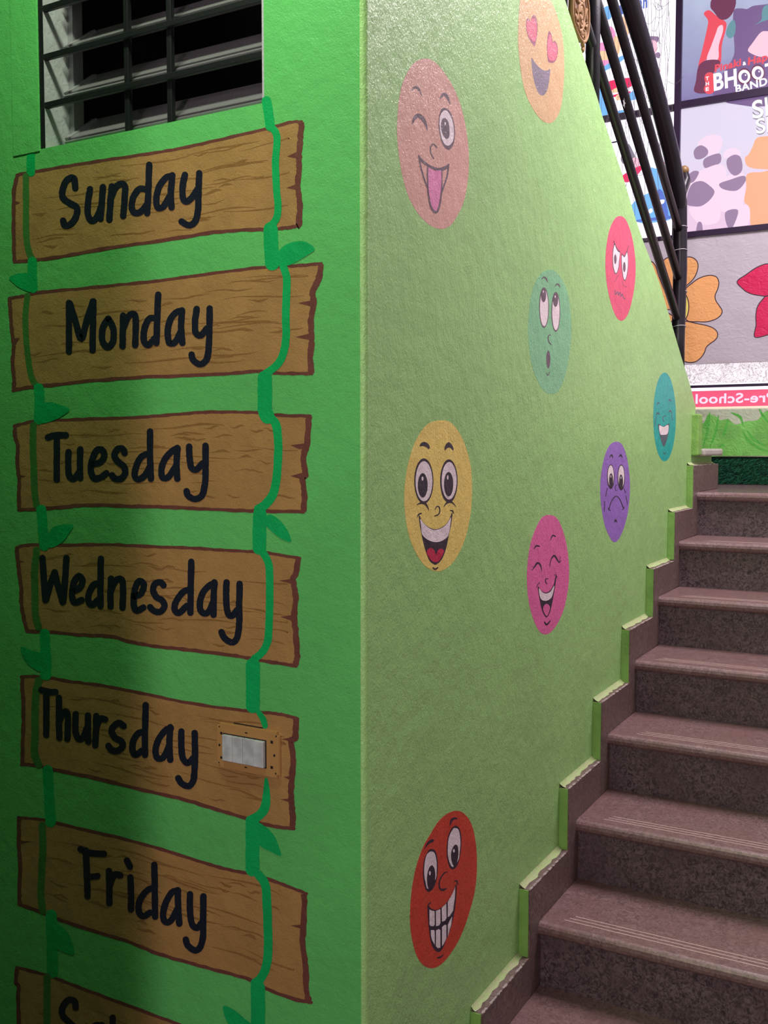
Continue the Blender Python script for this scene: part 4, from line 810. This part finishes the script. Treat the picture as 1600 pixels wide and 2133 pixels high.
text('lettering', 'an', ZR2, (335, 165), 500, 230, M['l_dblue'], p3_, 1, 0, 0.03)
p4_ = thing('backlit_poster', 'overexposed white backlit poster with red band and blue patch, lower pane behind the railing', 'poster', (XB, 0.75, 1.43), 'backlit window posters')
sheet('printed_sheet', yv + 0.016, 1.3, Z1, Z2 - 0.024, M['paper'], p4_)
for pts, m_, l_ in [([(230,640),(300,625),(310,640),(240,655)], 'l_ink', 1), ([(360,840),(450,660),(530,780),(550,860),(420,940),(370,920)], 'l_grey', 1), ([(500,900),(580,850),(620,960),(560,1060)], 'p_pink', 2), ([(370,1110),(640,960),(640,1030),(500,1180),(390,1190)], 'l_red', 2), ([(690,800),(770,780),(840,1010),(760,1030)], 'p_white', 1), ([(760,1020),(850,1010),(1000,1050),(1060,1340),(860,1340)], 'l_blue', 1), ([(500,1520),(760,1340),(1080,1320),(1080,1680),(800,1760),(570,1740)], 'l_blue', 1), ([(860,1340),(940,1330),(1020,1670),(930,1690)], 'l_dblue', 2), ([(580,1720),(1080,1660),(1080,1700),(590,1750)], 'l_dblue', 2), ([(740,1590),(780,1560),(800,1600),(760,1630)], 'p_white', 3), ([(890,1450),(960,1440),(950,1490),(900,1500)], 'p_white', 3), ([(860,690),(900,680),(930,900),(880,780)], 'l_grey', 1), ([(920,930),(960,920),(960,980),(930,990)], 'l_red', 2)]:
    ph('printed_shape', ZN, pts, m_, p4_, l_)

# hanging net in front of the pane beside the upright bar
M['string'] = mat('grey net string', rgb(112, 96, 118), 0.7)
cu = bpy.data.meshes.new('net'); bm = bmesh.new()
y0n, y1n = yv + 0.035, yv + 0.24
for i in range(13):
    yb = y0n + (y1n - y0n) * (i / 12) ** 1.2 + random.uniform(-.006, .006); P = []; ph_ = random.uniform(0, 6)
    zb = random.choice([1.62, 1.3, 1.55, 1.72, 1.2])
    for k in range(22):
        zz = 2.56 - (2.56 - zb) * k / 21; P.append((3.66 + 0.008 * math.sin(k + ph_), yb + 0.007 * math.sin(k * 0.9 + ph_) + random.uniform(-.003, .003), zz))
    tube(bm, P, 0.0011, 5)
for i in range(46):
    ya = random.uniform(y0n, y1n); za = random.uniform(1.45, 2.5); P = []
    dy = random.uniform(-0.09, 0.09); dz_ = random.uniform(-0.1, 0.02)
    for k in range(7):
        f = k / 6; P.append((3.655 + 0.006 * math.sin(f * 5), ya + dy * f, za + dz_ * f - 0.022 * math.sin(math.pi * f)))
    tube(bm, P, 0.001, 5)
net = bm_obj('hanging_net', bm, M['string']); net['label'] = 'tangled grey string net hanging in front of the white poster'; net['category'] = 'net'
bm = bmesh.new()
for i in range(40):
    yb = yv + 0.25 + i * 0.022 + random.uniform(-.006, .006); P = [(3.69, yb + 0.004 * math.sin(k * 1.3 + i) + 0.01 * k * random.uniform(-.2, .3), 2.56 - 1.44 * k / 12) for k in range(13)]
    tube(bm, P, 0.0009, 4)
net2 = bm_obj('string_curtain', bm, M['string']); net2['label'] = 'thin string curtain hanging behind the sloping railing bars'; net2['category'] = 'net'; net2['kind'] = 'stuff'

# flowers painted on the grey wall
PLANE['B'] = XB
ZF = Z('B', 1400, 480, 0.1828)
M['petal_o'] = mat('orange petal paint', rgb(236, 168, 108), 0.5, (34, 0.004, 1.6)); M['petal_r'] = mat('crimson petal paint', rgb(206, 20, 84), 0.5, (34, 0.004, 1.6)); M['flower_ink'] = mat('dark outline paint', rgb(60, 36, 52), 0.5); M['flower_mid'] = mat('yellow centre paint', rgb(232, 214, 110), 0.5)
f1 = thing('painted_flower', 'orange outlined flower painted on the grey wall behind the railing post', 'painted flower', ZF.w((110, 870)), 'flowers painted on the grey wall')
def petal(t, pts, m): p = fill('petal', ZF, pts, M[m], t, 1, True, False); stroke('petal_outline', ZF, pts, 11, M['flower_ink'], p, 2, True)
for pts in ([(-55,312),(60,295),(165,303),(210,303),(260,325),(292,370),(295,430),(270,510),(220,580),(155,640),(60,760),(0,760),(-60,620),(-105,450),(-109,366)], [(155,665),(230,600),(310,545),(400,515),(470,515),(515,540),(535,600),(520,670),(492,740),(500,800),(540,860),(570,910),(560,960),(500,1010),(400,1040),(300,1040),(170,1025),(120,900),(110,750)], [(150,1035),(280,1060),(400,1085),(480,1120),(520,1175),(500,1240),(400,1320),(370,1390),(330,1450),(270,1495),(200,1505),(135,1490),(40,1440),(30,1250),(90,1080)], [(-245,355),(-190,400),(-150,520),(-60,740),(20,860),(-60,900),(-220,800),(-300,620),(-300,430)], [(20,1000),(-60,1100),(-160,1350),(-260,1300),(-320,1100),(-240,950),(-80,930)]): petal(f1, pts, 'petal_o')
c_ = fill('flower_centre', ZF, ellipse((112, 870), 80, 165), M['flower_mid'], f1, 3, False, False); stroke('centre_outline', ZF, ellipse((112, 870), 80, 165), 11, M['flower_ink'], c_, 4, True)
f2 = thing('painted_flower', 'crimson pointed flower painted on the grey wall at the right edge', 'painted flower', ZF.w((1180, 760)), 'flowers painted on the grey wall')
for pts in ([(742,582),(850,500),(950,430),(1040,390),(1094,380),(1250,380),(1330,500),(1250,650),(1100,742),(1000,742),(880,715),(800,660)], [(1094,742),(1020,800),(970,880),(955,980),(958,1080),(943,1215),(1094,1190),(1250,1130),(1330,950),(1240,780)], [(1250,720),(1330,560),(1480,480),(1640,520),(1560,680),(1400,760)], [(1280,780),(1450,820),(1560,960),(1560,1150),(1400,1060),(1300,930)]): petal(f2, pts, 'petal_r')

# lower opening: speckled translucent sheet, bar, shop sign seen from behind
def speckle():
    m = bpy.data.materials.new('speckled translucent print'); m.use_nodes = True; nt = m.node_tree; b = nt.nodes['Principled BSDF']
    g = nt.nodes.new('ShaderNodeNewGeometry'); n_ = nt.nodes.new('ShaderNodeTexNoise'); n_.inputs['Scale'].default_value = 24; n_.inputs['Detail'].default_value = 3; n_.inputs['Distortion'].default_value = 3.5
    nt.links.new(g.outputs['Position'], n_.inputs['Vector']); r = nt.nodes.new('ShaderNodeValToRGB'); e = r.color_ramp.elements
    e[0].position = 0.0; e[0].color = rgb(255, 244, 252); e[1].position = 1.0; e[1].color = rgb(255, 246, 252)
    for p_, c_ in ((0.49, rgb(255, 244, 252)), (0.52, rgb(176, 162, 172)), (0.56, rgb(196, 182, 190)), (0.59, rgb(255, 244, 250))): x = e.new(p_); x.color = c_
    nt.links.new(n_.outputs['Fac'], r.inputs[0]); nt.links.new(r.outputs[0], b.inputs['Emission Color']); b.inputs['Emission Strength'].default_value = 1.0; b.inputs['Base Color'].default_value = (.08, .08, .08, 1)
    return m
wn3 = structure(box('window_3', XB + 0.03, XB + 0.035, YR, 1.3, 0.337, 0.437, speckle()))
box('window_bar', XB + 0.0, XB + 0.03, YR, 1.3, 0.315, 0.328, M['bar'], wn3)
box('window_gap', XB + 0.04, XB + 0.045, YR, 1.3, 0.29, 0.34, M['paper'], wn3)
sg = thing('shop_sign', 'pink translucent sign reading Pre-School in reverse, lit from behind', 'sign', (XB, -0.1, 0.25))
sheet('sign_sheet', YR, 1.3, 0.207, 0.299, M['sign_red'], sg, XB + 0.02, 0.004)
sheet('sign_border', YR, 1.3, 0.204, 0.216, M['sign_cream'], sg, XB + 0.018, 0.002)
PLANE['B'] = XB + 0.018
rt = on(1449, 841, 0, XB + 0.018)
ZG_ = Z('B', 0, 0, 1.0)
text('lettering', 'Pre-School', ZG_, (1614, 837), 1449, 21, M['sign_letters'], sg, 2, 0, 0.022, 0, True)
PLANE['B'] = XB

# artificial turf along the foot of the back wall
M['turf'] = mat('dark green turf', rgb(36, 124, 88), 0.6, None, 0.4, 60); M['turf_back'] = mat('turf backing', rgb(10, 40, 30), 0.8)
tf = thing('turf_strip', 'dark green artificial turf strip under the painted wall at the landing', 'turf', (XB - 0.03, -0.3, -0.1815))
box('turf_backing', XB - 0.012, XB + 0.05, YR, 1.2, -0.181, -0.041, M['turf_back'], tf)
bm = bmesh.new()
for i in range(15000):
    y_ = random.uniform(YR, 1.15) if i % 3 else random.uniform(-0.35, 0.25); h_ = random.random(); z_ = -0.176 + 0.128 * h_
    L_ = random.uniform(0.012, 0.034); an = random.uniform(-1.0, 1.0); up = random.uniform(-0.7, 0.6)
    b0 = Vector((XB - 0.012, y_, z_)); d_ = Vector((-1, an, up)).normalized() * L_; sd = Vector((0, 0.7, 0.7)) * 0.0011
    if (b0 + d_).z < -0.179: d_.z = -0.179 - b0.z
    v = [bm.verts.new(b0 - sd), bm.verts.new(b0 + sd), bm.verts.new(b0 + d_)]; bm.faces.new(v)
o = bm_obj('turf_blades', bm, M['turf'], tf); o['kind'] = 'stuff'
